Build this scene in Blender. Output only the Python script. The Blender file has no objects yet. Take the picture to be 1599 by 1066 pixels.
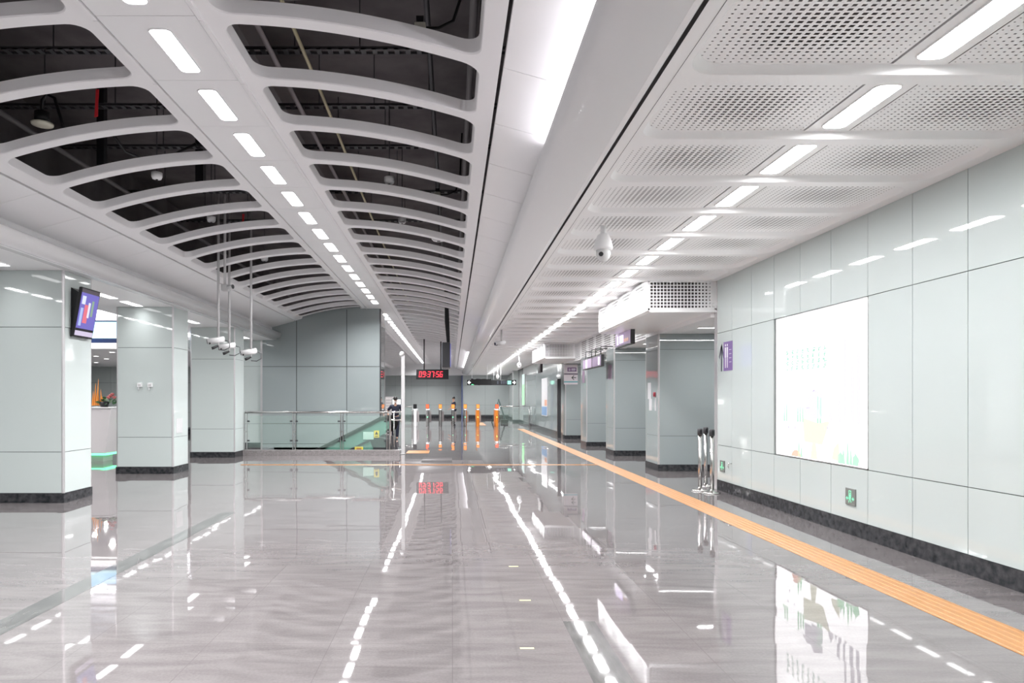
import bpy, math, random
from math import sin, cos, pi, sqrt
random.seed(7)
S = bpy.context.scene
COL = S.collection
# ------------------------------------------------------------------ camera, world, exposure
EYE = 1.6
cam_data = bpy.data.cameras.new('camera')
cam = bpy.data.objects.new('camera', cam_data); COL.objects.link(cam)
cam.location = (0, 0, EYE); cam.rotation_euler = (pi / 2, 0, 0)
cam_data.sensor_width = 36.0; cam_data.lens = 24.0
cam_data.shift_x = (799.5 - 706) / 1599; cam_data.shift_y = (624 - 533) / 1599
cam_data.clip_end = 300
S.camera = cam
W = bpy.data.worlds.new('world'); S.world = W; W.use_nodes = True
W.node_tree.nodes['Background'].inputs[0].default_value = (.9, .93, 1, 1)
W.node_tree.nodes['Background'].inputs[1].default_value = .25
S.view_settings.view_transform = 'Standard'; S.view_settings.look = 'None'
S.view_settings.gamma = 1; S.view_settings.use_curve_mapping = False
S.view_settings.exposure = 0.30
S.cycles.sample_clamp_indirect = 0       # keep the lamps' light that the polished floor throws back up
LAMP = 7.0          # radiance of the diffusers seen from the side
LAMP_W = 60.0       # watts of each ceiling lamp

# ------------------------------------------------------------------ materials
MATS = {}
def mat(name, col, rough=.4, metal=0, emit=None, es=1.0, spec=.5, trans=0, alpha=1, ior=1.45, coat=0):
    if name in MATS: return MATS[name]
    m = bpy.data.materials.new(name); m.use_nodes = True
    b = m.node_tree.nodes['Principled BSDF']
    b.inputs['Base Color'].default_value = (*col, 1)
    b.inputs['Roughness'].default_value = rough
    b.inputs['Metallic'].default_value = metal
    b.inputs['Specular IOR Level'].default_value = spec
    b.inputs['IOR'].default_value = ior
    b.inputs['Transmission Weight'].default_value = trans
    b.inputs['Alpha'].default_value = alpha
    b.inputs['Coat Weight'].default_value = coat
    if emit:
        b.inputs['Emission Color'].default_value = (*emit, 1)
        b.inputs['Emission Strength'].default_value = es
    MATS[name] = m
    return m
def noise_bump(m, scale, strength, rough_var=0):
    nt = m.node_tree; b = nt.nodes['Principled BSDF']
    n = nt.nodes.new('ShaderNodeTexNoise'); n.inputs['Scale'].default_value = scale
    bp = nt.nodes.new('ShaderNodeBump'); bp.inputs['Strength'].default_value = strength; bp.inputs['Distance'].default_value = .01
    g = nt.nodes.new('ShaderNodeNewGeometry')
    nt.links.new(g.outputs['Position'], n.inputs['Vector'])
    nt.links.new(n.outputs['Fac'], bp.inputs['Height']); nt.links.new(bp.outputs['Normal'], b.inputs['Normal'])
def noise_color(m, c1, c2, scale, stretch=(1, 1, 1)):
    nt = m.node_tree; b = nt.nodes['Principled BSDF']
    g = nt.nodes.new('ShaderNodeNewGeometry')
    mp = nt.nodes.new('ShaderNodeMapping'); mp.inputs['Scale'].default_value = stretch
    n = nt.nodes.new('ShaderNodeTexNoise'); n.inputs['Scale'].default_value = scale; n.inputs['Detail'].default_value = 6
    r = nt.nodes.new('ShaderNodeValToRGB')
    r.color_ramp.elements[0].position = .35; r.color_ramp.elements[1].position = .65
    r.color_ramp.elements[0].color = (*c1, 1); r.color_ramp.elements[1].color = (*c2, 1)
    nt.links.new(g.outputs['Position'], mp.inputs['Vector']); nt.links.new(mp.outputs['Vector'], n.inputs['Vector'])
    nt.links.new(n.outputs['Fac'], r.inputs['Fac']); nt.links.new(r.outputs['Color'], b.inputs['Base Color'])
    return r

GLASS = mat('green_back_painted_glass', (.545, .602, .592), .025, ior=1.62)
COLGLASS = mat('lightened_column_glass', (.605, .668, .655), .025, ior=1.62)  # wall glass lightened, standing in for more light on the left columns
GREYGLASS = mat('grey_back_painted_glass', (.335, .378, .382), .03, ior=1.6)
FARGLASS = mat('dull_grey_wall_panel', (.46, .50, .495), .12)
WHITE = mat('white_painted_aluminium', (.89, .89, .90), .38)
NOSE = mat('satin_white_aluminium', (.90, .902, .91), .22)
CEILP = mat('white_perforated_sheet', (.91, .912, .915), .4)
RIBM = mat('matt_white_rib', (.885, .878, .89), .45)
JOINT = mat('dark_joint', (.09, .10, .10), .6)
BASE = mat('black_granite_base', (.035, .036, .04), .15)
noise_color(BASE, (.02, .022, .025), (.06, .06, .065), 14)
STEEL = mat('brushed_steel', (.62, .61, .60), .22, 1)
ALU = mat('corner_trim_aluminium', (.66, .65, .66), .3, .6)
BLACK = mat('black_plastic', (.012, .012, .014), .35)
DARKM = mat('dark_grey_metal', (.06, .06, .065), .4, .3)
PLENUM = mat('dark_painted_concrete', (.05, .046, .048), .9)
noise_color(PLENUM, (.085, .076, .08), (.15, .135, .14), 1.5)
PIPE = mat('grey_plenum_pipe', (.17, .16, .165), .5)
DUCT = mat('pale_duct', (.30, .27, .28), .6)
LENS = mat('lamp_diffuser', (.9, .9, .9), .4, emit=(1, .993, 1), es=LAMP)
RED = mat('red_ribbon', (.55, .02, .03), .5)
KERB = mat('kerb_granite', (.24, .22, .22), .3); noise_color(KERB, (.2, .185, .185), (.30, .275, .275), 30)
INLAY = mat('dark_floor_inlay', (.16, .165, .16), .03, ior=1.65); noise_color(INLAY, (.09, .09, .09), (.15, .15, .147), 5, (3, .5, 1))
TACT = mat('orange_tactile_tile', (.43, .205, .07), .35)
CLEAR = mat('clear_green_glass', (.42, .58, .52), .0, alpha=.13, spec=.5)
CAMW = mat('camera_housing_grey_white', (.62, .615, .62), .35)
POLEW = mat('pole_grey_white', (.56, .555, .56), .4)
GREENGLASS = mat('green_balustrade_glass', (.17, .38, .30), .02, alpha=.50, spec=.5)
def led(name, col, s): return mat(name, (.02, .02, .02), .4, emit=col, es=s)
REDLED = led('red_led', (1, .03, .05), 3.2)
ORLED = led('orange_display', (1, .28, .05), 1.5)
GRLED = led('green_led', (.15, 1, .4), 2.5)
WHLED = led('white_led', (1, 1, 1), 2.2)
COVE = led('cove_led', (1, .96, 1), 24)
LENS_WIDE = mat('wide_lamp_diffuser', (.9, .9, .9), .4, emit=(1, .993, 1), es=35.0)
LENS_SOFT = mat('soft_lamp_diffuser', (.9, .9, .9), .4, emit=(1, .993, 1), es=4.0)
HOLE_BACK = mat('grey_hole_backing', (.30, .29, .30), .9)  # sheet behind the ceiling holes, added to make them less dark
PURP = mat('purple_sign', (.20, .10, .24), .25)

def floor_material():
    m = bpy.data.materials.new('polished_granite_floor'); m.use_nodes = True
    nt = m.node_tree; b = nt.nodes['Principled BSDF']; L = nt.links.new
    g = nt.nodes.new('ShaderNodeNewGeometry')
    def vm(op, a, v=None):
        n = nt.nodes.new('ShaderNodeVectorMath'); n.operation = op; L(a, n.inputs[0])
        if v is not None:
            if isinstance(v, tuple): n.inputs[1].default_value = v
            else: L(v, n.inputs[1])
        return n.outputs[0]
    def ma(op, a, v=None):
        n = nt.nodes.new('ShaderNodeMath'); n.operation = op; L(a, n.inputs[0])
        if v is not None:
            if isinstance(v, (int, float)): n.inputs[1].default_value = v
            else: L(v, n.inputs[1])
        return n.outputs[0]
    T = .8
    off = vm('ADD', g.outputs['Position'], (100.0, 100.32, 0.0))
    sc = vm('MULTIPLY', off, (1 / T, 1 / T, 0.0))
    cell = vm('FLOOR', sc)
    wn = nt.nodes.new('ShaderNodeTexWhiteNoise'); wn.noise_dimensions = '3D'; L(cell, wn.inputs['Vector'])
    cen = vm('SUBTRACT', wn.outputs['Color'], (.5, .5, .5))
    tilt = vm('MULTIPLY', cen, (.008, .007, 0.0))
    # faint waviness of the polish
    nz = nt.nodes.new('ShaderNodeTexNoise'); nz.inputs['Scale'].default_value = 2.2; nz.inputs['Detail'].default_value = 1
    L(g.outputs['Position'], nz.inputs['Vector'])
    wob = vm('MULTIPLY', vm('SUBTRACT', nz.outputs['Color'], (.5, .5, .5)), (.003, .003, 0.0))
    nrm = vm('NORMALIZE', vm('ADD', vm('ADD', g.outputs['Normal'], tilt), wob))
    L(nrm, b.inputs['Normal'])
    # granite colour: fine speckle and long veins
    mp = nt.nodes.new('ShaderNodeMapping'); mp.inputs['Scale'].default_value = (.7, 3.2, 1); mp.inputs['Rotation'].default_value = (0, 0, .25)
    L(g.outputs['Position'], mp.inputs['Vector'])
    n1 = nt.nodes.new('ShaderNodeTexNoise'); n1.inputs['Scale'].default_value = 2.5; n1.inputs['Detail'].default_value = 8; n1.inputs['Distortion'].default_value = .6
    L(mp.outputs['Vector'], n1.inputs['Vector'])
    n2 = nt.nodes.new('ShaderNodeTexNoise'); n2.inputs['Scale'].default_value = 60; n2.inputs['Detail'].default_value = 3
    L(g.outputs['Position'], n2.inputs['Vector'])
    f = ma('ADD', ma('MULTIPLY', n1.outputs['Fac'], .7), ma('MULTIPLY', n2.outputs['Fac'], .3))
    r = nt.nodes.new('ShaderNodeValToRGB')
    r.color_ramp.elements[0].position = .36; r.color_ramp.elements[0].color = (.145, .132, .134, 1)
    r.color_ramp.elements[1].position = .62; r.color_ramp.elements[1].color = (.20, .184, .185, 1)
    L(f, r.inputs['Fac'])
    fr = vm('FRACTION', sc)
    sp = nt.nodes.new('ShaderNodeSeparateXYZ'); L(fr, sp.inputs[0])
    def edge(o):
        return ma('LESS_THAN', o, .005)
    j = ma('MAXIMUM', edge(sp.outputs[0]), edge(sp.outputs[1]))
    mx = nt.nodes.new('ShaderNodeMix'); mx.data_type = 'RGBA'
    L(j, mx.inputs['Factor']); L(r.outputs['Color'], mx.inputs['A']); mx.inputs['B'].default_value = (.135, .123, .124, 1)
    L(mx.outputs['Result'], b.inputs['Base Color'])
    b.inputs['Roughness'].default_value = .022
    b.inputs['IOR'].default_value = 1.6
    return m
FLOOR = floor_material()

# ------------------------------------------------------------------ mesh helpers
class MB:
    def __init__(s): s.v = []; s.f = []; s.m = []; s.s = []
    def quad(s, *p, m=0, sm=False):
        n = len(s.v); s.v += [tuple(q) for q in p]; s.f.append(tuple(range(n, n + len(p)))); s.m.append(m); s.s.append(sm); return s
    def box(s, x0, y0, z0, x1, y1, z1, m=0, c=0):
        if c:
            return s.prism([(x0 + c, z0), (x1 - c, z0), (x1, z0 + c), (x1, z1 - c), (x1 - c, z1), (x0 + c, z1), (x0, z1 - c), (x0, z0 + c)], y0, y1, 'y', m)
        n = len(s.v)
        s.v += [(x0, y0, z0), (x1, y0, z0), (x1, y1, z0), (x0, y1, z0), (x0, y0, z1), (x1, y0, z1), (x1, y1, z1), (x0, y1, z1)]
        for f in ((0, 3, 2, 1), (4, 5, 6, 7), (0, 1, 5, 4), (1, 2, 6, 5), (2, 3, 7, 6), (3, 0, 4, 7)):
            s.f.append(tuple(n + i for i in f)); s.m.append(m); s.s.append(False)
        return s
    def prism(s, prof, t0, t1, axis='y', m=0, closed=True, cap=True, sm=False):
        def P(a, b, t):
            return {'y': (a, t, b), 'x': (t, a, b), 'z': (a, b, t)}[axis]
        n = len(s.v); k = len(prof)
        s.v += [P(a, b, t0) for a, b in prof] + [P(a, b, t1) for a, b in prof]
        for i in range(k if closed else k - 1):
            j = (i + 1) % k
            s.f.append((n + i, n + j, n + k + j, n + k + i)); s.m.append(m); s.s.append(sm)
        if closed and cap:
            s.f.append(tuple(n + i for i in range(k))[::-1]); s.m.append(m); s.s.append(False)
            s.f.append(tuple(n + k + i for i in range(k))); s.m.append(m); s.s.append(False)
        return s
    def tube(s, pts, r, n=8, m=0, cap=True):
        base = len(s.v); K = len(pts); prev = None
        for i, p in enumerate(pts):
            a = pts[max(0, i - 1)]; b = pts[min(K - 1, i + 1)]
            d = [b[k] - a[k] for k in range(3)]; l = sqrt(sum(x * x for x in d)) or 1; d = [x / l for x in d]
            up = prev or ((0, 0, 1) if abs(d[2]) < .9 else (1, 0, 0))
            dt = sum(up[k] * d[k] for k in range(3)); u = [up[k] - dt * d[k] for k in range(3)]
            l = sqrt(sum(x * x for x in u)) or 1; u = [x / l for x in u]; prev = tuple(u)
            w = (d[1] * u[2] - d[2] * u[1], d[2] * u[0] - d[0] * u[2], d[0] * u[1] - d[1] * u[0])
            rr = r[i] if isinstance(r, (list, tuple)) else r
            for q in range(n):
                t = 2 * pi * q / n
                s.v.append(tuple(p[k] + rr * (cos(t) * u[k] + sin(t) * w[k]) for k in range(3)))
        for i in range(K - 1):
            for q in range(n):
                q2 = (q + 1) % n
                s.f.append((base + i * n + q, base + i * n + q2, base + (i + 1) * n + q2, base + (i + 1) * n + q)); s.m.append(m); s.s.append(True)
        if cap:
            s.f.append(tuple(base + q for q in range(n))[::-1]); s.m.append(m); s.s.append(False)
            s.f.append(tuple(base + (K - 1) * n + q for q in range(n))); s.m.append(m); s.s.append(False)
        return s
    def lathe(s, prof, c, n=20, m=0, axis='z', sm=True):
        base = len(s.v); K = len(prof)
        for r, h in prof:
            for q in range(n):
                t = 2 * pi * q / n; a, b = r * cos(t), r * sin(t)
                s.v.append({'z': (c[0] + a, c[1] + b, c[2] + h), 'y': (c[0] + a, c[1] + h, c[2] + b), 'x': (c[0] + h, c[1] + a, c[2] + b)}[axis])
        for i in range(K - 1):
            for q in range(n):
                q2 = (q + 1) % n
                s.f.append((base + i * n + q, base + i * n + q2, base + (i + 1) * n + q2, base + (i + 1) * n + q)); s.m.append(m); s.s.append(sm)
        s.f.append(tuple(base + q for q in range(n))[::-1]); s.m.append(m); s.s.append(False)
        s.f.append(tuple(base + (K - 1) * n + q for q in range(n))); s.m.append(m); s.s.append(False)
        return s
    def build(s, name, mats, parent=None, loc=None, bevel=0):
        o0 = (0, 0, 0)
        if parent is not None: o0 = wloc(parent)
        if loc is not None: o0 = loc
        me = bpy.data.meshes.new(name)
        me.from_pydata([(a - o0[0], b - o0[1], c - o0[2]) for a, b, c in s.v], [], s.f)
        for mm in (mats if isinstance(mats, (list, tuple)) else [mats]): me.materials.append(mm)
        me.polygons.foreach_set('material_index', s.m); me.polygons.foreach_set('use_smooth', s.s)
        me.update()
        o = bpy.data.objects.new(name, me); COL.objects.link(o)
        if parent is not None: o.parent = parent
        elif loc is not None: o.location = loc
        if bevel:
            bm = o.modifiers.new('Bevel', 'BEVEL'); bm.width = bevel; bm.segments = 2; bm.limit_method = 'ANGLE'
        return o
def wloc(o):
    x = y = z = 0
    while o is not None:
        x += o.location[0]; y += o.location[1]; z += o.location[2]; o = o.parent
    return (x, y, z)
def tag(o, label, cat, group=None):
    o['label'] = label; o['category'] = cat
    if group: o['group'] = group
    return o
def thing(name, label, cat, loc, group=None):
    o = bpy.data.objects.new(name, None); COL.objects.link(o); o.location = loc; o.empty_display_size = .1
    return tag(o, label, cat, group)
def struct(o, group=None):
    o['kind'] = 'structure'
    if group: o['group'] = group
    return o
def dup(root, loc, label=None, group=None):
    r = root.copy(); COL.objects.link(r); r.location = loc
    if label: r['label'] = label
    if group: r['group'] = group
    for ch in list(root.children):
        c = ch.copy(); COL.objects.link(c); c.parent = r
        for g in list(ch.children):
            d = g.copy(); COL.objects.link(d); d.parent = c
    return r
def rrect(x0, y0, x1, y1, r, n=6, sub=(1, 1)):
    """closed loop of a rounded rectangle, counter-clockwise, with its straight sides subdivided"""
    P = []
    cs = [(x1 - r, y0 + r, -pi / 2), (x1 - r, y1 - r, 0), (x0 + r, y1 - r, pi / 2), (x0 + r, y0 + r, pi)]
    for i, (cx, cy, a) in enumerate(cs):
        arc = [(cx + r * cos(a + pi / 2 * k / n), cy + r * sin(a + pi / 2 * k / n)) for k in range(n + 1)]
        P += arc
        nx = cs[(i + 1) % 4]; e = (nx[0] + r * cos(nx[2]), nx[1] + r * sin(nx[2])); st = arc[-1]
        k = sub[1] if i in (0, 2) else sub[0]
        P += [(st[0] + (e[0] - st[0]) * q / k, st[1] + (e[1] - st[1]) * q / k) for q in range(1, k)]
    return P
ORD = ['first', 'second', 'third', 'fourth', 'fifth', 'sixth', 'seventh', 'eighth', 'ninth', 'tenth', 'eleventh', 'twelfth', 'thirteenth', 'fourteenth', 'fifteenth', 'sixteenth', 'seventeenth', 'eighteenth', 'nineteenth', 'twentieth']
F = 1066.0
def at(px, py, Y): return ((px - 706) * Y / F, Y, EYE + (624 - py) * Y / F)

# ------------------------------------------------------------------ floor
PITX0, PITX1, PITY0, PITY1 = -6.0, -1.62, 19.9, 23.0
fb = MB()
X0, X1, Y0, Y1 = -22, 12, -9, 62
for (a, b, c, d) in ((X0, Y0, X1, PITY0), (X0, PITY0, PITX0, PITY1), (PITX1, PITY0, X1, PITY1), (X0, PITY1, X1, Y1)):
    fb.quad((a, b, 0), (c, b, 0), (c, d, 0), (a, d, 0))
struct(fb.build('floor', FLOOR))
pit = MB()
pit.quad((PITX0, PITY0, 0), (PITX1, PITY0, 0), (PITX1, PITY0, -4), (PITX0, PITY0, -4)).quad((PITX0, PITY1, 0), (PITX0, PITY0, 0), (PITX0, PITY0, -4), (PITX0, PITY1, -4))
pit.quad((PITX1, PITY0, 0), (PITX1, PITY1, 0), (PITX1, PITY1, -4), (PITX1, PITY0, -4)).quad((PITX0, PITY0, -4), (PITX1, PITY0, -4), (PITX1, PITY1, -4), (PITX0, PITY1, -4))
pit.quad((PITX0, PITY1, 0), (PITX1, PITY1, 0), (PITX1, PITY1, -4), (PITX0, PITY1, -4))
struct(pit.build('wall_stairwell_pit', GREYGLASS))
inl = MB()
for (a, b, c, d) in ((-3.28, -2, -3.07, 9.7), (.80, -2, 1.03, 4.93), (2.45, 14.2, 2.69, 20.8)):
    inl.box(a, b, -.02, c, d, .0015)
struct(inl.build('floor_inlay', INLAY))
# tactile paving: raised bars on a low orange base
def tactile(mb, x0, y0, x1, y1, along):
    mb.box(x0, y0, -.01, x1, y1, .003)
    w = (x1 - x0) if along == 'y' else (y1 - y0)
    nb = 5
    for i in range(nb):
        c = (i + .5) / nb * w
        if along == 'y': mb.prism([(x0 + c - .022, .003), (x0 + c + .022, .003), (x0 + c + .014, .008), (x0 + c - .014, .008)], y0 + .01, y1 - .01, 'y')
        else: mb.prism([(y0 + c - .022, .003), (y0 + c + .022, .003), (y0 + c + .014, .008), (y0 + c - .014, .008)], x0 + .01, x1 - .01, 'x')
t = MB(); tactile(t, 3.57, -2, 3.94, 37.5, 'y')
tag(t.build('tactile_paving', TACT), 'long orange ribbed tactile strip running along the floor beside the right wall', 'tactile paving')
t = MB(); tactile(t, -5.2, 16.75, 3.56, 16.86, 'x')
tag(t.build('tactile_paving', TACT), 'thin orange tactile line crossing the hall floor from the long strip', 'tactile paving')
t = MB(); tactile(t, -1.38, 20.4, -.70, 21.5, 'x')
tag(t.build('tactile_paving', TACT), 'short orange tactile patch on the floor by the white post', 'tactile paving')
t = MB(); tactile(t, 1.75, 42.6, 2.15, 48, 'y')
tag(t.build('tactile_paving', TACT), 'far orange tactile strip behind the two orange ticket gates', 'tactile paving')
YT = mat('yellow_tape', (.75, .70, .35), .5)
for k, (px, py) in enumerate(((823, 1012), (820, 937), (802, 884))):
    Y = F * EYE / (py - 624); X = (px - 706) * Y / F
    o = MB().box(X - .045, Y - .012, 0, X + .045, Y + .012, .002).build('floor_tape', YT)
    tag(o, ['pale yellow tape mark on the floor nearest the camera', 'pale yellow tape mark on the floor, the middle of three', 'pale yellow tape mark on the floor, farthest of three'][k], 'tape mark')

# ------------------------------------------------------------------ ceiling: vault
P = 1.10; CX = -2.45; HS = .41; ZC = EYE + 3.07; KA = .07
UF = 2.42                      # outer edge of the rib frames measured from the strip
def vz(u): return ZC - KA * u * u
def vx(u, side): return CX + side * (HS + u)
def rib_mesh(side):
    mb = MB()
    out_n = rrect(0, 0, UF, P, 1e-4, 6, (18, 8))
    inn = rrect(.15, .07, 2.27, 1.03, .15, 6, (18, 8))
    def clampo(p):   # matching point on the outer border
        u, v = p; cu, cv = UF / 2, P / 2
        du, dv = u - cu, v - cv
        k = min((UF / 2) / abs(du) if abs(du) > 1e-6 else 1e9, (P / 2) / abs(dv) if abs(dv) > 1e-6 else 1e9)
        # project straight outward so that the mesh follows the arch
        if abs(dv) / .48 > abs(du) / 1.06 : return (min(max((u - .15) / 2.12 * UF, 0), UF), P if dv > 0 else 0)
        return (UF if du > 0 else 0, min(max((v - .07) / .96 * P, 0), P))
    n = len(inn)
    loops = []
    loops.append([(clampo(p), 0) for p in inn])
    loops.append([(p, 0) for p in inn])
    def sh(p, d):    # shrink towards the centre line
        u, v = p
        return (u + d * (1.21 - u) / 1.06, v + d * (.55 - v) / .48)
    loops.append([(sh(p, .008), .010) for p in inn])
    loops.append([(sh(p, .020), .11) for p in inn])
    loops.append([(sh(p, -.03), .115) for p in inn])
    for a in range(len(loops) - 1):
        ids = []
        for lp in loops[a:a + 2]:
            ids.append(len(mb.v))
            for (u, v), h in lp: mb.v.append((vx(u, side), v, vz(u) + h))
        for i in range(n):
            j = (i + 1) % n
            f = (ids[0] + i, ids[0] + j, ids[1] + j, ids[1] + i)
            mb.f.append(f if side < 0 else f[::-1]); mb.m.append(0); mb.s.append(True)
    for i in range(n):        # corners of the outer border
        p, q = loops[0][i][0], loops[0][(i + 1) % n][0]
        if abs(p[0] - q[0]) > 1e-4 and abs(p[1] - q[1]) > 1e-4:
            cu = 0 if min(p[0], q[0]) < 1e-4 else UF; cv = 0 if min(p[1], q[1]) < 1e-4 else P
            mb.quad(*[(vx(u, side), v, vz(u)) for u, v in (p, (cu, cv), q)])
    # raised bead and joint beside the strip
    mb.box(*sorted((vx(0, side), vx(.035, side)))[:1], 0.004, ZC - .02, sorted((vx(0, side), vx(.035, side)))[1], P - .004, ZC + .05)
    return mb
RIB0 = 5.50
KR = range(-10, 48)
for side, nm in ((1, 'right'), (-1, 'left')):
    base = struct(rib_mesh(side).build('ceiling_rib_frame', RIBM), 'vault rib frames')
    first = True
    for k in KR:
        o = base if first else base.copy()
        if not first: COL.objects.link(o)
        first = False
        o.location = (0, RIB0 + P * k, 0)
VY0, VY1 = RIB0 + P * KR[0], RIB0 + P * (KR[-1] + 1)
# strip with seams
st = MB()
k = 0
y = 5.45 - 11 * P
while y < VY1:
    st.box(CX - HS + .012, y + .003, ZC - .006, CX + HS - .012, y + P - .003, ZC + .05); y += P
struct(st.build('ceiling_light_strip', WHITE))
# sloped panels and rounded beams
pn = MB()
for side in (1, -1):
    y = 5.45 - 11 * P
    xa = CX + side * (HS + UF + .03); za = vz(UF + .02) - .005
    xb = CX + side * 3.60; zb = EYE + 2.44
    y1 = VY1 if side > 0 else 23.0
    while y < y1:
        p = [(xa, za), (xb, zb), (xb, zb + .04), (xa, za + .04)]
        pn.prism(p if side < 0 else p[::-1], y + .004, min(y + P - .004, y1), 'y'); y += P
struct(pn.build('ceiling_sloped_panel', WHITE))
def nose(side, x_in, z_in, name, y0, y1):
    # closed profile of the rounded beam; nose pokes towards the vault
    pts = []
    xs = CX + side * 3.29; 
    ctrl = [(x_in, z_in), (x_in - side * .18, z_in + .005), (xs + side * .16, z_in + .035), (xs + side * .05, z_in + .09), (xs + side * .005, z_in + .16), (xs, z_in + .21), (xs + side * .03, z_in + .245), (xs + side * .08, z_in + .25), (xs + side * .2, z_in + .25), (x_in, z_in + .25)]
    mb = MB()
    # catmull-rom smooth
    out = []
    for i in range(len(ctrl) - 1):
        p0 = ctrl[max(i - 1, 0)]; p1 = ctrl[i]; p2 = ctrl[i + 1]; p3 = ctrl[min(i + 2, len(ctrl) - 1)]
        for q in range(4):
            t = q / 4
            out.append(tuple(.5 * ((2 * p1[c]) + (-p0[c] + p2[c]) * t + (2 * p0[c] - 5 * p1[c] + 4 * p2[c] - p3[c]) * t * t + (-p0[c] + 3 * p1[c] - 3 * p2[c] + p3[c]) * t ** 3) for c in (0, 1)))
    out.append(ctrl[-1])
    mb.prism(out if side < 0 else out[::-1], y0, y1, 'y', sm=True)
    return struct(mb.build(name, NOSE))
ZR = EYE + 2.12               # right ceiling frame underside
ZL = EYE + 2.01               # left soffit
nose(1, 1.335, ZR, 'ceiling_beam_right', -8, 58)
nose(-1, -6.05, ZL, 'ceiling_beam_left', -8, 22.95)

# ------------------------------------------------------------------ right perforated ceiling
XA, XB = 1.365, 4.73
RY0 = 4.52
def perf_grid(mb, o, ax, ay, nx, ny, pitch_x, pitch_y, size, m=0):
    """sheet with square holes: o origin, ax/ay unit vectors, size(i,j)-> hole fraction (0 = none)"""
    def PT(a, b): return tuple(o[k] + ax[k] * a + ay[k] * b for k in range(3))
    for i in range(nx):
        for j in range(ny):
            a0, b0 = i * pitch_x, j * pitch_y; a1, b1 = a0 + pitch_x, b0 + pitch_y
            s = size((i + .5) / nx, (j + .5) / ny)
            if s < .06:
                mb.quad(PT(a0, b0), PT(a1, b0), PT(a1, b1), PT(a0, b1), m=m); continue
            hx, hy = pitch_x * (1 - s) / 2, pitch_y * (1 - s) / 2
            n = len(mb.v)
            mb.v += [PT(a0, b0), PT(a1, b0), PT(a1, b1), PT(a0, b1), PT(a0 + hx, b0 + hy), PT(a1 - hx, b0 + hy), PT(a1 - hx, b1 - hy), PT(a0 + hx, b1 - hy)]
            for q in range(4):
                r = (q + 1) % 4
                mb.f.append((n + q, n + r, n + 4 + r, n + 4 + q)); mb.m.append(m); mb.s.append(False)
def hole(i, j):
    e = min(min(i, 1 - i) / .36, 1) * min(min(j, 1 - j) / .34, 1)
    return .18 + .38 * e
def ceil_module():
    mb = MB()
    ins = rrect(1.50, .07, 4.60, 1.04, .22, 8, (14, 4))
    n = len(ins)
    z0, z1 = ZR, ZR + .055
    def clampo(p):
        x, y = p
        if abs(y - .555) / .485 > abs(x - 3.05) / 1.55: return (XA + (x - 1.5) / 3.1 * (XB - XA), P if y > .555 else 0)
        return (XB if x > 3.05 else XA, (y - .07) / .97 * P)
    def sh(p, d): return (p[0] + d * (3.05 - p[0]) / 1.55, p[1] + d * (.555 - p[1]) / .485)
    loops = [[(*clampo(p), z0) for p in ins], [(*p, z0) for p in ins], [(*sh(p, .006), z0 + .004) for p in ins], [(*sh(p, .03), z1 - .008) for p in ins], [(*sh(p, .045), z1) for p in ins]]
    idx = []
    for lp in loops: idx.append(len(mb.v)); mb.v += lp
    for a in range(len(loops) - 1):
        for i in range(n):
            j = (i + 1) % n
            mb.f.append((idx[a] + i, idx[a + 1] + i, idx[a + 1] + j, idx[a] + j)); mb.m.append(0); mb.s.append(a > 0)
    for i in range(n):
        p, q = loops[0][i], loops[0][(i + 1) % n]
        if abs(p[0] - q[0]) > 1e-4 and abs(p[1] - q[1]) > 1e-4:
            mb.quad(p, (XA if min(p[0], q[0]) < XA + .01 else XB, 0 if min(p[1], q[1]) < .01 else P, z0), q)
    # perforated fields
    nx, ny = 25, 23
    px = (2.835 - 1.50) / nx; py = .97 / ny
    perf_grid(mb, (1.50, .07, z1), (1, 0, 0), (0, 1, 0), nx, ny, px, py, hole)
    perf_grid(mb, (3.215, .07, z1), (1, 0, 0), (0, 1, 0), 26, ny, (4.60 - 3.215) / 26, py, hole)
    # light plate between them
    mb.box(2.85, .07, z1 - .004, 3.20, 1.04, z1 + .03)
    mb.quad((XA + .09, .003, z0 - .0015), (XA + .094, .003, z0 - .0015), (XA + .094, P, z0 - .0015), (XA + .09, P, z0 - .0015), m=1)
    return mb
cm = struct(ceil_module().build('ceiling_perforated_module', [CEILP, JOINT]), 'perforated ceiling modules')
RK = range(-10, 49)
for i, k in enumerate(RK):
    o = cm if i == 0 else cm.copy()
    if i: COL.objects.link(o)
    o.location = (0, RY0 + P * k, 0)
RVY1 = RY0 + P * (RK[-1] + 1)
# dark void above everything
pl = MB()
pl.box(-22, -9, 6.1, 12, 62, 6.2)
pl.box(1.37, -9, 4.35, 12, 62, 4.4)
pl.box(1.37, -9, 3.93, 4.75, 58, 3.95, m=1)  # added grey sheet, lightens the look of the perforated ceiling
pl.box(1.37, -9, 4.35, 1.40, 62, 6.2)
pl.box(-6.5, -9, 4.5, -6.45, 62, 6.2)
struct(pl.build('ceiling_slab', [PLENUM, HOLE_BACK]))
bp = MB(); bp.box(-6.09, -9, ZL + .1, -6.05, 22.95, 4.13); bp.box(1.29, -9, ZR, 1.33, 58, 4.13)
struct(bp.build('ceiling_back_plate', WHITE))

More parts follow.
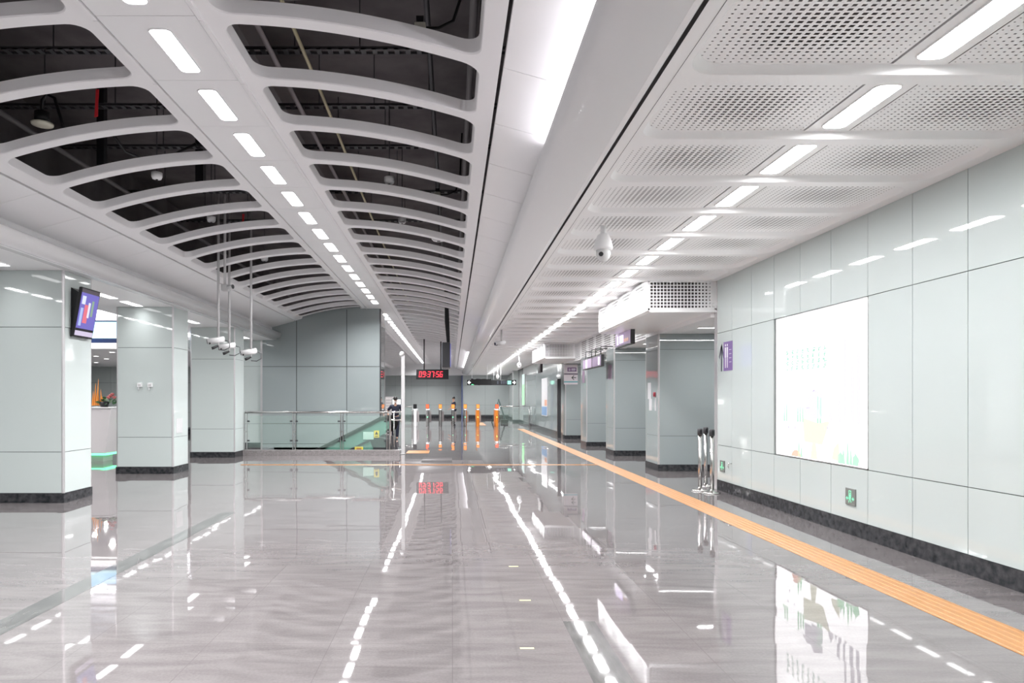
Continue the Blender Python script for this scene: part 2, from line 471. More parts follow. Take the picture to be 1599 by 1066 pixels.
# ------------------------------------------------------------------ ceiling lamps
def make_lamp(name, label, cat, L, w, group, lens, watts, proud=0, spread=3.0):
    o = thing(name, label, cat, (0, 0, 0), group)
    out = rrect(-w / 2 - .012, -.012, w / 2 + .012, L + .012, .062, 5)
    inn = rrect(-w / 2, 0, w / 2, L, .05, 5)
    mb = MB(); n = len(inn)
    mb.v += [(x, y, 0) for x, y in out] + [(x, y, -.008) for x, y in out] + [(x, y, -.008) for x, y in inn] + [(x, y, -.003) for x, y in inn]
    for a in range(3):
        for i in range(n):
            j = (i + 1) % n
            mb.f.append((a * n + i, (a + 1) * n + i, (a + 1) * n + j, a * n + j)); mb.m.append(0); mb.s.append(False)
    mb.build('lamp_trim', WHITE, o)
    d = MB(); zl = -.004 if not proud else -proud
    d.v += [(x, y, zl) for x, y in inn]; d.f.append(tuple(range(n))[::-1]); d.m.append(0); d.s.append(False)
    if proud:        # a diffuser standing proud of the plate: its sides glow too
        d.v += [(x, y, -.002) for x, y in inn]
        for i in range(n): d.f.append((i, (i + 1) % n, n + (i + 1) % n, n + i)); d.m.append(0); d.s.append(False)
    d.build('diffuser', lens, o)
    ld_ = bpy.data.lights.new('lamp_light', 'AREA'); ld_.shape = 'RECTANGLE'; ld_.size = w - .02; ld_.size_y = L - .02
    ld_.energy = watts; ld_.color = (1, .993, 1); ld_.spread = spread
    lo = bpy.data.objects.new('lamp_light', ld_); COL.objects.link(lo); lo.parent = o; lo.location = (0, L / 2, -.009 - proud)
    return o
protos = {}
def row(name, x, z, y_first, k0, k1, k_vis, k_many, where, group, skip=(), lens=LENS, watts=None, proud=0, spread=3.0):
    """lamps of one row; k_vis: index of the first one the photo shows"""
    watts = watts or LAMP_W; n = 0
    for k in range(k0, k1):
        if k in skip: continue
        loc = (x, y_first + P * k, z)
        if k < k_vis: lab = 'rounded lamp of the %s before the part the photo shows' % where
        elif n < k_many: lab = 'rounded white lamp, %s from the camera in the %s' % (ORD[n], where); n += 1
        else: lab = 'tiny far lamp at the merging end of the %s' % where
        pr = protos.get((lens.name, watts))
        if pr is None:
            pr = protos[(lens.name, watts)] = make_lamp(name, lab, 'ceiling light', .74, .18, group, lens, watts, proud, spread); pr.location = loc
        else: dup(pr, loc, lab, group)
row('ceiling_light', CX + .02, ZC - .006, 5.64, -9, 47, -1, 17, 'vault strip', 'lamps of the vault strip', skip=(15, 16), spread=2.62)
row('ceiling_light', 3.025, ZR + .051, 4.70, -9, 48, -1, 17, 'right perforated ceiling', 'lamps of the right perforated ceiling', lens=LENS_WIDE, watts=13.0)
LSK = {k for k in range(-20, 12) if any(a - .8 < 13.9 + P * k < b + .05 for a, b in ((10.6, 11.45), (14.77, 15.6), (18.95, 19.8), (6.4, 7.25)))}
row('ceiling_light', -6.7, ZL - .001, 13.9, -16, 8, -5, 10, 'left soffit', 'lamps of the left soffit', LSK, LENS_SOFT, 4.0, spread=2.2)
row('ceiling_light', -11.0, 4.375, 8.0, -6, 20, 30, 1, 'added row brightening the left hall', 'lamps added to brighten the hall beyond the left columns', (), LENS_SOFT, 32.0)  # row added because the left hall came out too dark
# cove lamps behind the right beam
def cove(y0, y1, label):
    o = thing('cove_light', label, 'cove light', (1.03, y0, ZR + .25), 'cove lights')
    MB().box(.98, y0, ZR + .248, 1.08, y1, ZR + .262).build('housing', WHITE, o)
    MB().quad((.985, y0, ZR + .264), (1.075, y0, ZR + .264), (1.075, y1, ZR + .264), (.985, y1, ZR + .264)).build('led_strip', COVE, o)
cove(-4, 6.64, 'hidden cove light washing the sloped ceiling panel beside the rounded beam')
cove(36, 54, 'far cove light glowing above the distant end of rounded beam')
MB_cap = MB().prism([(.93, EYE + 2.36), (1.3, EYE + 2.36), (1.3, EYE + 2.6), (.93, EYE + 2.49)], 6.66, 6.69, 'y')
struct(MB_cap.build('ceiling_cove_divider', WHITE))

# ------------------------------------------------------------------ right wall (near)
def panel_wall_x(name, X, ys, zs, face, depth=.02, skip=lambda a, b, c, d: False, mats=None, base=True):
    """glass panels on the plane x=X facing -x (face=-1) or +x"""
    mb = MB(); g = .004
    xb = X - face * depth
    mb.box(min(xb, xb - face * .12), ys[0], 0, max(xb, xb - face * .12), ys[-1], zs[-1], m=1)
    for i in range(len(ys) - 1):
        for j in range(len(zs) - 1):
            a, b, c, d = ys[i] + g, ys[i + 1] - g, zs[j] + g, zs[j + 1] - g
            if skip(a, b, c, d): continue
            mb.box(min(X, xb), a, c, max(X, xb), b, d, m=0)
    if base: mb.box(min(X + face * .006, xb), ys[0], 0, max(X + face * .006, xb), ys[-1], .18, m=2)
    return struct(mb.build(name, mats or [GLASS, JOINT, BASE]))
XW = 4.73
ys = [6.26 + .7545 * k for k in range(-19, 7)] + [11.54, 12.18]
ys = sorted(set(round(v, 3) for v in ys if v < 11.0)) + [11.54, 12.18]
ys = [v for i, v in enumerate(ys) if i == 0 or v - ys[i - 1] > .3]
AY0, AY1, AZ0, AZ1 = 7.755, 9.965, .805, 2.775
panel_wall_x('wall_right', XW, ys, [.18, .80, 2.78, 3.80], -1, skip=lambda a, b, c, d: a > AY0 - .1 and b < AY1 + .1 and c > .79 and d < 2.79)
w = MB(); w.box(XW + .005, 12.18, 0, 9, 12.30, 3.8); w.box(XW - .004, 12.165, 0, XW + .04, 12.305, 3.8, m=1)
struct(w.build('wall_right_return', [GLASS, ALU]))

# ad lightbox
ad = thing('advertising_lightbox', 'glowing white advertising lightbox with faint green writing in the right wall', 'lightbox', (XW, (AY0 + AY1) / 2, AZ0))
fr = MB()
for a, b, c, d in ((AY0, AY1, AZ0, AZ0 + .012), (AY0, AY1, AZ1 - .012, AZ1), (AY0, AY0 + .012, AZ0, AZ1), (AY1 - .012, AY1, AZ0, AZ1)):
    fr.box(XW - .006, a, c, XW + .05, b, d)
fr.build('frame', ALU, ad)
def em(name, c): return mat(name, (.03, .03, .03), .25, emit=c, es=1)
MB().box(XW + .002, AY0 + .012, AZ0 + .012, XW + .02, AY1 - .012, AZ1 - .012).build('lit_panel', em('ad_white', (2.1, 2.1, 2.12)), ad)
# printed picture: s along the wall from far (0) to near (1), t up
def adp(s, t): return (AY1 - s * (AY1 - AY0), AZ0 + t * (AZ1 - AZ0))
AX = XW + .001
def poly(mb, pts, m=0, x=AX): mb.quad(*[(x, *adp(s, t)) for s, t in pts], m=m)
rnd = random.Random(3)
for r_ in range(4):
    for c_ in range(8):
        tx = MB(); s0 = .13 + c_ * .062; tt = .735 - r_ * .037
        for q in range(3):
            a = s0 + rnd.uniform(0, .02); b = a + rnd.uniform(.012, .03); z = tt + (q - 1) * .01 + rnd.uniform(-.002, .002)
            poly(tx, [(a, z - .002), (b, z), (b, z + .0075), (a, z + .006)])
        a = s0 + rnd.uniform(.012, .02); poly(tx, [(a, tt - .012), (a + .008, tt - .012), (a + .008, tt + .013), (a, tt + .013)])
        tx.build('printed_character', em('ad_text_green', (.36, .66, .52)), ad)
bl = MB()
for s0, w_, h in ((.78, .02, .80), (.84, .035, .62), (.90, .03, .70), (.72, .03, .42), (.62, .05, .33), (.68, .03, .30)):
    poly(bl, [(s0, .26), (s0 + w_, .26), (s0 + w_, h - .04), (s0 + w_ / 2, h), (s0, h - .04)])
poly(bl, [(.36, .30), (.44, .30), (.44, .44), (.36, .40)]); poly(bl, [(.44, .28), (.56, .28), (.56, .44), (.48, .47), (.44, .44)])
bl.build('printed_towers', em('ad_tower', (.76, .75, .84)), ad)
GRE = em('ad_green', (.48, .95, .60))
for s0, h in ((.10, .36), (.13, .37), (.27, .38), (.30, .36), (.33, .35), (.50, .42), (.53, .41)):
    gr = MB(); poly(gr, [(s0, .25), (s0 + .022, .25), (s0 + .02, h), (s0 + .008, h + .01)]); gr.build('printed_plant', GRE, ad)
for s0, h in ((.28, .14), (.31, .10), (.76, .13), (.80, .17), (.83, .12), (.87, .10), (.73, .11)):
    gr = MB(); poly(gr, [(s0, .01), (s0 + .03, .01), (s0 + .02, h * .7), (s0 + .012, h)]); gr.build('printed_plant', GRE, ad)
for s0 in (.72, .86): gr = MB(); poly(gr, [(s0, .01), (s0 + .05, .01), (s0 + .06, .05), (s0 + .03, .08), (s0, .06)]); gr.build('printed_plant', GRE, ad)
og = MB()
for sc, tc, rx, rz in ((.26, .0, .06, .055),):
    poly(og, [(sc + rx * cos(a), max(.008, tc + rz * sin(a))) for a in [pi * q / 10 for q in range(11)]])
og.build('printed_fruit', em('ad_orange', (1.0, .56, .44)), ad)
ye = MB()
poly(ye, [(.36, .12), (.56, .11), (.64, .27), (.52, .25), (.34, .28)]); poly(ye, [(.43, .01), (.51, .01), (.49, .12), (.45, .12)]); poly(ye, [(.66, .03), (.74, .02), (.73, .14), (.68, .10)])
ye.build('printed_trees', em('ad_yellow', (.84, .86, .66)), ad)
pu = MB(); poly(pu, [(.38, .345), (.42, .347), (.42, .352), (.38, .35)]); poly(pu, [(.44, .455), (.49, .46), (.47, .475)])
for a, b in ((.16, .2), (.18, .12), (.58, .21), (.61, .215), (.24, .2)): poly(pu, [(a, b), (a + .012, b), (a + .012, b + .02), (a, b + .02)])
pu.build('printed_details', em('ad_purple', (.55, .50, .70)), ad)

# exit signs on the lower wall
EXG = led('exit_green', (.25, .95, .55), 1.1)
def exit_sign(yc, zc, label):
    o = thing('exit_sign', label, 'exit sign', (XW, yc, zc - .1))
    MB().box(XW - .014, yc - .10, zc - .10, XW, yc + .10, zc + .10).build('housing', mat('exit_sign_grey', (.20, .21, .20), .3), o, bevel=.004)
    x = XW - .0155; mb = MB()
    def q(pts): mb.quad(*[(x, yc - a, zc + b) for a, b in pts])
    # running figure in a doorway with an arrow on either side
    q([(-.028, .075), (.024, .075), (.024, .066), (-.028, .066)]); q([(-.028, .07), (-.019, .07), (-.019, -.03), (-.028, -.03)]); q([(.016, .07), (.024, .07), (.024, -.02), (.016, -.02)])
    q([(-.008, .05), (.008, .05), (.008, .034), (-.008, .034)]); q([(-.014, .03), (.012, .03), (.010, -.015), (-.012, -.015)])
    q([(-.012, -.015), (.0, -.015), (-.018, -.07), (-.03, -.07)]); q([(0, -.015), (.010, -.015), (.03, -.06), (.018, -.066)])
    q([(-.082, -.02), (-.055, .008), (-.055, -.048)]); q([(-.055, -.012), (-.036, -.012), (-.036, -.028), (-.055, -.028)])
    q([(.082, -.02), (.055, -.048), (.055, .008)]); q([(.036, -.012), (.055, -.012), (.055, -.028), (.036, -.028)])
    mb.build('pictogram', EXG, o)
exit_sign(8.09, .45, 'small square green exit sign low on the right wall beneath the lightbox')
exit_sign(11.93, .44, 'small green exit sign low on the right wall beside the steel posts')
# direction decal: arrow and purple toilet sign at the wall end
dec = thing('direction_sign', 'grey up arrow and purple toilet sign on the end of right wall', 'sign', (XW, 11.85, 2.1))
def wq(mb, y, z, pts, m=0, x=XW - .003): mb.quad(*[(x, y - a, z + b) for a, b in pts], m=m)
a_ = MB(); yc, zc = 11.98, 2.34
wq(a_, yc, zc, [(-.026, -.24), (.026, -.24), (.026, .20), (-.026, .20)]); wq(a_, yc, zc, [(-.12, .02), (-.085, -.03), (.0, .13), (0, .25)]); wq(a_, yc, zc, [(.12, .02), (0, .25), (0, .13), (.085, -.03)])
a_.build('arrow', mat('sign_grey', (.07, .075, .10), .3), dec)
y_a = F * XW / (1130 - 706) ; y_b = F * XW / (1144 - 706)
MB().box(XW - .004, y_b, 2.10, XW, y_a, 2.60).build('purple_plate', mat('wc_purple', (.24, .16, .36), .2), dec)
p_ = MB(); x = XW - .0055
def figure(mb, y, z, s=1.0):
    wq(mb, y, z, [(.022 * s * cos(q * pi / 4), .19 * s + .022 * s * sin(q * pi / 4)) for q in range(8)], x=x)
    wq(mb, y, z, [(-.03 * s, .155 * s), (.03 * s, .155 * s), (.026 * s, -.02 * s), (-.026 * s, -.02 * s)], x=x)
    wq(mb, y, z, [(-.022 * s, -.02 * s), (-.004 * s, -.02 * s), (-.004 * s, -.2 * s), (-.018 * s, -.2 * s)], x=x); wq(mb, y, z, [(.004 * s, -.02 * s), (.022 * s, -.02 * s), (.018 * s, -.2 * s), (.004 * s, -.2 * s)], x=x)
figure(p_, y_a - .09, 2.35); figure(p_, y_a - .17, 2.35)
for q in range(4):
    for c in range(2): wq(p_, y_a - .25 - c * .05, 2.45 - q * .07, [(0, 0), (.035, 0), (.035, .008), (0, .008)], x=x)
p_.build('figures', mat('sign_pale', (.75, .72, .8), .3), dec)
h = MB().tube([(XW, 11.55, .52), (XW - .05, 11.55, .52), (XW - .06, 11.55, .48), (XW - .055, 11.55, .44)], .008)
tag(h.build('wall_hook', STEEL), 'small dark hook low on the right wall near its far end', 'hook')

# ------------------------------------------------------------------ columns
def column(name, x0, x1, y0, y1, h, zj, mats, post=.025):
    mb = MB(); g = .004; d = .012
    mb.box(x0 + d, y0 + d, 0, x1 - d, y1 - d, h, m=1)
    for j in range(len(zj) - 1):
        a, b = zj[j] + g, zj[j + 1] - g
        mb.box(x0 + post + .01, y0, a, x1 - post - .01, y0 + d, b, m=0)
        mb.box(x0 + post + .01, y1 - d, a, x1 - post - .01, y1, b, m=0)
        mb.box(x0, y0 + post + .01, a, x0 + d, y1 - post - .01, b, m=0)
        mb.box(x1 - d, y0 + post + .01, a, x1, y1 - post - .01, b, m=0)
    c = struct(mb.build(name, mats[:2]))
    tr = MB()
    for cx, cy in ((x0, y0), (x1, y0), (x0, y1), (x1, y1)):
        sx = 1 if cx == x0 else -1; sy = 1 if cy == y0 else -1
        pr = [(cx, cy + sy * .02), (cx + sx * .02, cy), (cx + sx * post * 1.4, cy), (cx + sx * post * 1.4, cy + sy * post * 1.4), (cx, cy + sy * post * 1.4)]
        if sx * sy < 0: pr = pr[::-1]
        tr.prism(pr, .14, h, 'z')
    tr.build('corner_trim', ALU, c)
    MB().box(x0 - .006, y0 - .006, 0, x1 + .006, y1 + .006, .15).build('plinth', BASE, c)
    return c
LCOL = [(6.42, 7.26), (10.6, 11.43), (14.77, 15.6), (18.95, 19.78)]
for a, b in LCOL: column('column_left', -7.27, -6.03, a, b, ZL, [.15, .79, 2.73, ZL], [COLGLASS, JOINT])
column('column_left', -7.6, -6.45, 23.1, 23.9, ZL, [.15, .79, 2.73, ZL], [COLGLASS, JOINT])
RSOF = EYE + 1.48
RCOL = [15.3, 19.5, 23.5]
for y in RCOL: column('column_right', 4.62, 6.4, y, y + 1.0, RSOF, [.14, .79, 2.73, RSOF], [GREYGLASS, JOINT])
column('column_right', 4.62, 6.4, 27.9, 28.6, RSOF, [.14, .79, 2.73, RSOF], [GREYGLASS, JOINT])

# right recess behind the columns: soffit, frieze, back wall
rs = MB()
rs.box(5.0, 12.3, RSOF, 12, 28.6, RSOF + .06)
struct(rs.build('ceiling_recess_soffit', WHITE))
for k, yl in enumerate((13.9, 17.9, 22.0, 26.2)):
    o = thing('linear_light', 'long slim lamp on the recess soffit, %s from the end of the right wall' % ORD[k], 'ceiling light', (6.2, yl, RSOF), 'linear lamps of the recess')
    MB().box(5.0, yl - .05, RSOF - .02, 7.4, yl + .05, RSOF).build('housing', WHITE, o)
    MB().box(5.02, yl - .04, RSOF - .024, 7.38, yl + .04, RSOF - .02).build('diffuser', LENS_SOFT, o)
    la = bpy.data.lights.new('lamp_light', 'AREA'); la.shape = 'RECTANGLE'; la.size = 2.3; la.size_y = .07; la.energy = 42
    lo = bpy.data.objects.new('lamp_light', la); COL.objects.link(lo); lo.parent = o; lo.location = (0, 0, -.026)
# frieze of perforated plates above the columns
def perf_band(mb, X, y0, y1, z0, z1, pitch, sizef, m=0):
    ny = max(2, int((y1 - y0) / pitch)); nz = max(2, int((z1 - z0) / pitch))
    perf_grid(mb, (X, y0, z0), (0, 1, 0), (0, 0, 1), ny, nz, (y1 - y0) / ny, (z1 - z0) / nz, sizef, m)
fz = MB()
y = 16.3
while y < 25.9:
    y2 = min(y + 1.2, 25.9)
    perf_band(fz, 4.66, y + .01, y2 - .01, RSOF, ZR + .03, .066, lambda i, j: .66 * min(min(i, 1 - i) / .2, 1)); y = y2
fz.box(4.9, 16.3, RSOF, 4.95, 25.9, 4.3, m=1)
fz.box(4.64, 16.3, RSOF - .02, 4.95, 25.9, RSOF + .01)
struct(fz.build('wall_right_frieze', [WHITE, PLENUM]))
bw = MB(); bw.box(9.0, 12.3, 0, 9.1, 28.6, 3.2)
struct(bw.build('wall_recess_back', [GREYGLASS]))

# perforated bulkhead boxes
def bulkhead(y0, y1):
    x0, x1 = 3.5, 4.73 if y0 < 15 else 4.7
    z0, z1 = EYE + 1.6, ZR
    mb = MB()
    nx = 19; nz = 8; mar = .035
    wx = (x1 - x0 - 2 * mar) / nx; wz = (z1 - z0 - mar - .015) / nz
    perf_grid(mb, (x0 + mar, y0, z0 + mar), (1, 0, 0), (0, 0, 1), nx, nz, wx, wz, lambda i, j: .72 if i < .62 else .72 - .42 * (i - .62) / .38)
    mb.box(x0, y0, z0 + .0, x1, y0 + .012, z0 + mar); mb.box(x0, y0, z1 - .015, x1, y0 + .012, z1 + .02); mb.box(x0, y0, z0, x0 + mar, y0 + .012, z1); mb.box(x1 - mar, y0, z0, x1, y0 + .012, z1)
    # long side
    n = int(round((y1 - y0) / 1.03)); L = (y1 - y0) / n
    for q in range(n):
        ny = 15; 
        perf_grid(mb, (x0, y0 + q * L, z0 + mar), (0, 1, 0), (0, 0, 1), ny, nz, L / ny, wz, lambda i, j: .66 * max(0, min(min(i, 1 - i) / .3, 1)))
    mb.box(x0, y0, z0, x0 + .012, y1, z0 + mar); mb.box(x0, y0, z1 - .015, x0 + .012, y1, z1 + .02)
    mb.prism([(x0, z0), (x0 + .05, z0 - .035), (x1, z0 - .035), (x1, z0)], y0 + .0, y1, 'y')
    mb.box(x0, y1 - .012, z0, x1, y1, z1)
    mb.box(x0 + .25, y0 + .25, z0 + .01, x1, y1 - .1, z1, m=1)
    return struct(mb.build('ceiling_bulkhead', [WHITE, PLENUM]))
bulkhead(12.2, 16.3); bulkhead(25.9, 29.8)
fil = MB(); fil.box(4.66, 12.3, RSOF, 5.0, 16.3, 4.3); fil.box(4.66, 25.9, RSOF, 5, 28.6, 4.3)
struct(fil.build('wall_right_upper', WHITE))

# right glass wall further on
ysf = [28.6 + 1.2 * k for k in range(14)] + [45.4]
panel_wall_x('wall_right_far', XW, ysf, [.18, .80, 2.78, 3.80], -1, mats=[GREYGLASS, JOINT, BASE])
panel_wall_x('wall_right_end', XW + .12, [45.4 + 1.6 * k for k in range(10)], [.18, .80, 2.78, 3.80], -1, mats=[FARGLASS, JOINT, BASE])
column('column_right', 4.40, 4.84, 49.5, 50.1, ZR, [.14, .79, 2.73, ZR], [FARGLASS, JOINT])
# ------------------------------------------------------------------ far end
def panel_wall_y(name, Y, xs, zs, mats, base=True):
    mb = MB(); g = .005
    mb.box(xs[0], Y + .02, 0, xs[-1], Y + .15, zs[-1], m=1)
    for i in range(len(xs) - 1):
        for j in range(len(zs) - 1): mb.box(xs[i] + g, Y, zs[j] + g, xs[i + 1] - g, Y + .02, zs[j + 1] - g)
    if base: mb.box(xs[0], Y - .01, 0, xs[-1], Y + .02, .22, m=2)
    return struct(mb.build(name, mats))
panel_wall_y('wall_far_left', 60, [-14, -11.8, -9.6, -7.3, -5.0, -3.6, -2.2, -.55, .8], [.3, 1.15, 2.85, 3.7], [FARGLASS, JOINT, BASE])
panel_wall_y('wall_far_right', 58.8, [.86, 2.85, 4.9], [.3, 1.15, 2.85, 3.7], [FARGLASS, JOINT, BASE])
MB_ = MB(); MB_.box(.80, 58.75, 0, .92, 60, 3.7); struct(MB_.build('wall_far_corner', mat('blue_corner', (.12, .15, .27), .3)))
fs = MB(); fs.box(-14, 58.3, EYE + 2.1, 1.34, 62, EYE + 2.3); fs.box(-14, 58.3, EYE + 2.3, 1.34, 58.5, 6.1); fs.box(1.34, 57.6, ZR - .02, 6, 62, 6.1)
struct(fs.build('ceiling_far_soffit', WHITE))
# wall behind the camera and hall sides
bk = MB(); bk.box(-22, -9.2, 0, 12, -9, 6.2); struct(bk.build('wall_behind', GLASS))

# ------------------------------------------------------------------ left side
ls = MB(); ls.box(-7.9, -9, ZL, -6.0, 23.1, ZL + .06); struct(ls.build('ceiling_left_soffit', WHITE))
# stairwell enclosure under the vault
ew = MB()
EX0, EX1, EY0, EY1 = -6.42, -2.41, 23.0, 24.45
def topz(x):
    u = max(0, abs(x - CX) - HS)
    if u <= UF: return vz(u)
    return vz(UF) - (u - UF) * .36
xs = [EX0 + (EX1 - EX0) * i / 24 for i in range(25)]
prof = [(EX0, -4), (EX1, -4)] + [(x, topz(x) + .06) for x in xs[::-1]]
ew.prism(prof, EY0, EY1, 'y')
xv = (-5.24, -3.55)
for x in xv: ew.box(x - .012, EY0 - .003, 0, x + .012, EY0, topz(x), m=1)
for z in (2.72, .80, .12): ew.box(EX0, EY0 - .003, z - .01, EX1, EY0, z + .01, m=1)
for z in (2.72, .80): ew.box(EX1, EY0, z - .01, EX1 + .003, EY1, z + .01, m=1)
e = struct(ew.build('wall_stairwell', [GREYGLASS, JOINT]))
tr = MB(); tr.box(EX1 - .03, EY0 - .012, -1, EX1 + .012, EY0 + .03, topz(EX1)); tr.build('corner_trim', DARKM, e)
tr = MB(); tr.box(EX0 - .03, EY0 - .014, -1, EX0 + .03, EY0 + .03, topz(EX0)); tr.build('edge_trim', ALU, e)
tr = MB(); tr.box(EX1 - .02, EY1 - .03, 0, EX1 + .012, EY1 + .01, topz(EX1)); tr.build('rear_trim', ALU, e)

# ------------------------------------------------------------------ left hall beyond the columns
lh = MB()
lh.prism([(-7.9, ZL + .01), (-8.7, 4.35), (-8.7, 4.4), (-7.9, ZL + .06)], -9, 34, 'y')
y = -9
while y < 34:
    lh.box(-22, y, 4.38, -8.7, y + .92, 4.46); y += 1.1
struct(lh.build('ceiling_left_hall', WHITE))
lw = MB(); lw.box(-22.1, -9, 0, -22, 34, 6); struct(lw.build('wall_left', GLASS))
panel_wall_y('wall_left_back', 32, [-22, -18.5, -17, -16, -15, -14, -13, -12, -10.5, -7.9], [.3, 1.0, 2.4, 4.4], [FARGLASS, JOINT, BASE])
kc = MB(); kc.box(-16.5, 20.3, 3.14, -8.3, 31.9, 3.2); kc.box(-16.5, 20.2, 3.12, -8.3, 20.3, 3.28, m=1)
struct(kc.build('ceiling_kiosk_canopy', [WHITE, mat('lit_fascia', (.8, .8, .8), .4, emit=(1, .97, .95), es=1.3)]))
for k, (px, py, Y) in enumerate(((150, 556.5, 24.0), (166, 558.5, 25.5), (150, 0, 28), (175, 0, 22))):  # the last two are extra lamps, added to brighten the hall
    X = (px - 706) * Y / F
    o = thing('downlight', ['small round downlight in the canopy behind the first column', 'small round downlight in the canopy near the second column', 'small round downlight added deepest in the canopy to brighten the left hall', 'small round downlight added near the front edge to brighten the canopy'][k], 'ceiling light', (X, Y, 3.14))
    MB().lathe([(.11, 0), (.11, -.012), (.085, -.014)], (X, Y, 3.14)).build('trim_ring', WHITE, o)
    MB().lathe([(.08, -.012), (.08, -.016)], (X, Y, 3.14)).build('diffuser', LENS_SOFT, o)
    la = bpy.data.lights.new('lamp_light', 'AREA'); la.shape = 'DISK'; la.size = .15; la.energy = 80
    lo = bpy.data.objects.new('lamp_light', la); COL.objects.link(lo); lo.parent = o; lo.location = (0, 0, -.02)
ds = thing('led_screen', 'large glowing pale blue screen hanging in the left hall', 'screen', (-9.9, 20, 3.6))
MB().box(-11.2, 20.0, 3.27, -8.6, 20.12, 3.92).build('bezel', mat('navy_bezel', (.02, .04, .12), .3), ds)
MB().box(-11.15, 19.99, 3.40, -8.65, 20.0, 3.88).build('screen', led('screen_blue', (.42, .72, 1), 1.7), ds)
MB().box(-11.15, 19.985, 3.40, -8.65, 19.99, 3.47).build('screen_band', led('screen_band', (.62, .93, 1), 1.6), ds)
for x in (-10.8, -9.2): MB().tube([(x, 20.06, 3.92), (x, 20.06, 4.4)], .02).build('hanger', DARKM, ds)
# service counter with flowers
ct = thing('service_counter', 'white tapered service counter with green light line behind the second column', 'counter', (-9.4, 17.9, 0))
MB().prism([(-12.0, 1.38), (-8.80, 1.38), (-8.94, .22), (-12.0, .22)], 17.6, 18.3, 'y').build('body', mat('counter_white', (.80, .76, .77), .2), ct, bevel=.01)
MB().box(-12.0, 17.57, 1.38, -8.78, 18.33, 1.41).build('counter_top', WHITE, ct)
MB().box(-12.0, 17.62, .165, -8.95, 18.28, .22).build('light_line', GRLED, ct)
MB().box(-12.0, 17.7, 0, -9.05, 18.2, .165).build('plinth', mat('counter_plinth', (.45, .42, .42), .2), ct)
gp = thing('glass_screen', 'grey glass side screen standing right of the white service counter', 'glass screen', (-8.7, 18.4, 0))
MB().box(-8.76, 18.36, 0.05, -8.3, 18.38, 1.35).build('pane', GREYGLASS, gp)
MB().box(-8.76, 18.34, 0, -8.3, 18.40, .05).build('foot', STEEL, gp)
MB().prism([(-8.74, .98), (-8.70, 1.06), (-8.66, 1.02), (-8.72, .92), (-8.75, .78), (-8.77, .78)], 18.345, 18.358, 'y').build('green_edge_light', GRLED, gp)
fl = thing('flower_arrangement', 'potted plants with tall orange spikes on the white service counter', 'plants', (-9.1, 17.95, 1.415))
OR = mat('orange_spike', (.85, .32, .06), .5); LF = mat('dark_leaf', (.04, .13, .04), .5); RF = mat('dull_red_flower', (.45, .12, .12), .6); LG = mat('pale_leaf', (.35, .45, .28), .5)
MB().lathe([(.09, 0), (.13, .14), (.12, .14)], (-9.12, 17.9, 1.412), 12).build('pot', BLACK, fl)
rr = random.Random(5)
for k in range(6):
    x = -9.42 + k * .05; h = (.42, .62, .5, .74, .46, .3)[k]
    MB().tube([(x, 17.9, 1.45), (x + rr.uniform(-.02, .02), 17.9, 1.41 + h * .5), (x + rr.uniform(-.03, .03), 17.9, 1.41 + h)], [.03, .022, .003], 6).build('orange_spike', OR, fl)
for k in range(26):
    a = rr.uniform(0, 2 * pi); L = rr.uniform(.10, .22); bx, by = -9.05 + rr.uniform(-.28, .14), 17.95 + rr.uniform(-.1, .1); z = 1.44 + rr.uniform(0, .14)
    dx, dy = cos(a) * L, sin(a) * L
    mb = MB(); w = .045
    mb.quad((bx, by, z), (bx + dx * .5 - dy / L * w, by + dy * .5 + dx / L * w, z + L * .6), (bx + dx, by + dy, z + L * .45), sm=False)
    mb.quad((bx, by, z), (bx + dx, by + dy, z + L * .45), (bx + dx * .5 + dy / L * w, by + dy * .5 - dx / L * w, z + L * .55))
    mb.build('leaf', LF if k % 4 else LG, fl)
for k in range(4):
    MB().lathe([(.01, -.04), (.05, -.01), (.055, .02), (.02, .04)], (-9.0 + .05 * k, 17.88, 1.66 + .04 * (k % 3)), 8).build('flower', RF, fl)
# column 1: monitor, column 2: boxes and paper
tv = thing('wall_monitor', 'black portrait monitor tilted outward on the side of the nearest left column', 'monitor', (-6.02, 11.0, 3.0))
def tilt_box(mb, y0, y1, z0, z1, d0, d1, m=0):
    # slab following the tilted screen: x at height z
    def xs(z, d): return -5.955 + (z - 2.63) * .185 + d
    mb.prism([(xs(z0, d0), z0), (xs(z0, d1), z0), (xs(z1, d1), z1), (xs(z1, d0), z1)], y0, y1, 'y', m)
    return mb
tilt_box(MB(), 10.74, 11.30, 2.60, 3.38, -.05, 0).build('housing', BLACK, tv, bevel=.006)
tilt_box(MB(), 10.76, 11.28, 2.74, 3.30, 0, .004).build('screen', led('tv_blue', (.13, .11, .42), 1.1), tv)
tilt_box(MB(), 10.76, 11.28, 2.625, 2.70, 0, .004).build('caption_bar', led('tv_bar', (.62, .55, .72), .9), tv)
tilt_box(MB(), 10.76, 11.28, 3.30, 3.36, 0, .003).build('dark_band', led('tv_dark', (.10, .08, .10), .7), tv)
tilt_box(MB(), 10.90, 11.02, 2.83, 3.12, .004, .007).build('picture_red', led('tv_red', (.75, .16, .22), .9), tv)
tilt_box(MB(), 11.0, 11.06, 2.92, 3.16, .005, .008).build('picture_white', led('tv_white', (.75, .75, .9), .9), tv)
tilt_box(MB(), 10.80, 10.87, 2.78, 3.06, .004, .007).build('picture_text', led('tv_text', (.42, .52, .85), .9), tv)
tilt_box(MB(), 11.10, 11.16, 2.95, 3.2, .004, .007).build('picture_green', led('tv_green', (.25, .38, .28), .9), tv)
tilt_box(MB(), 10.80, 10.90, 3.12, 3.25, .004, .007).build('picture_logo', led('tv_logo', (.7, .75, 1), .9), tv)
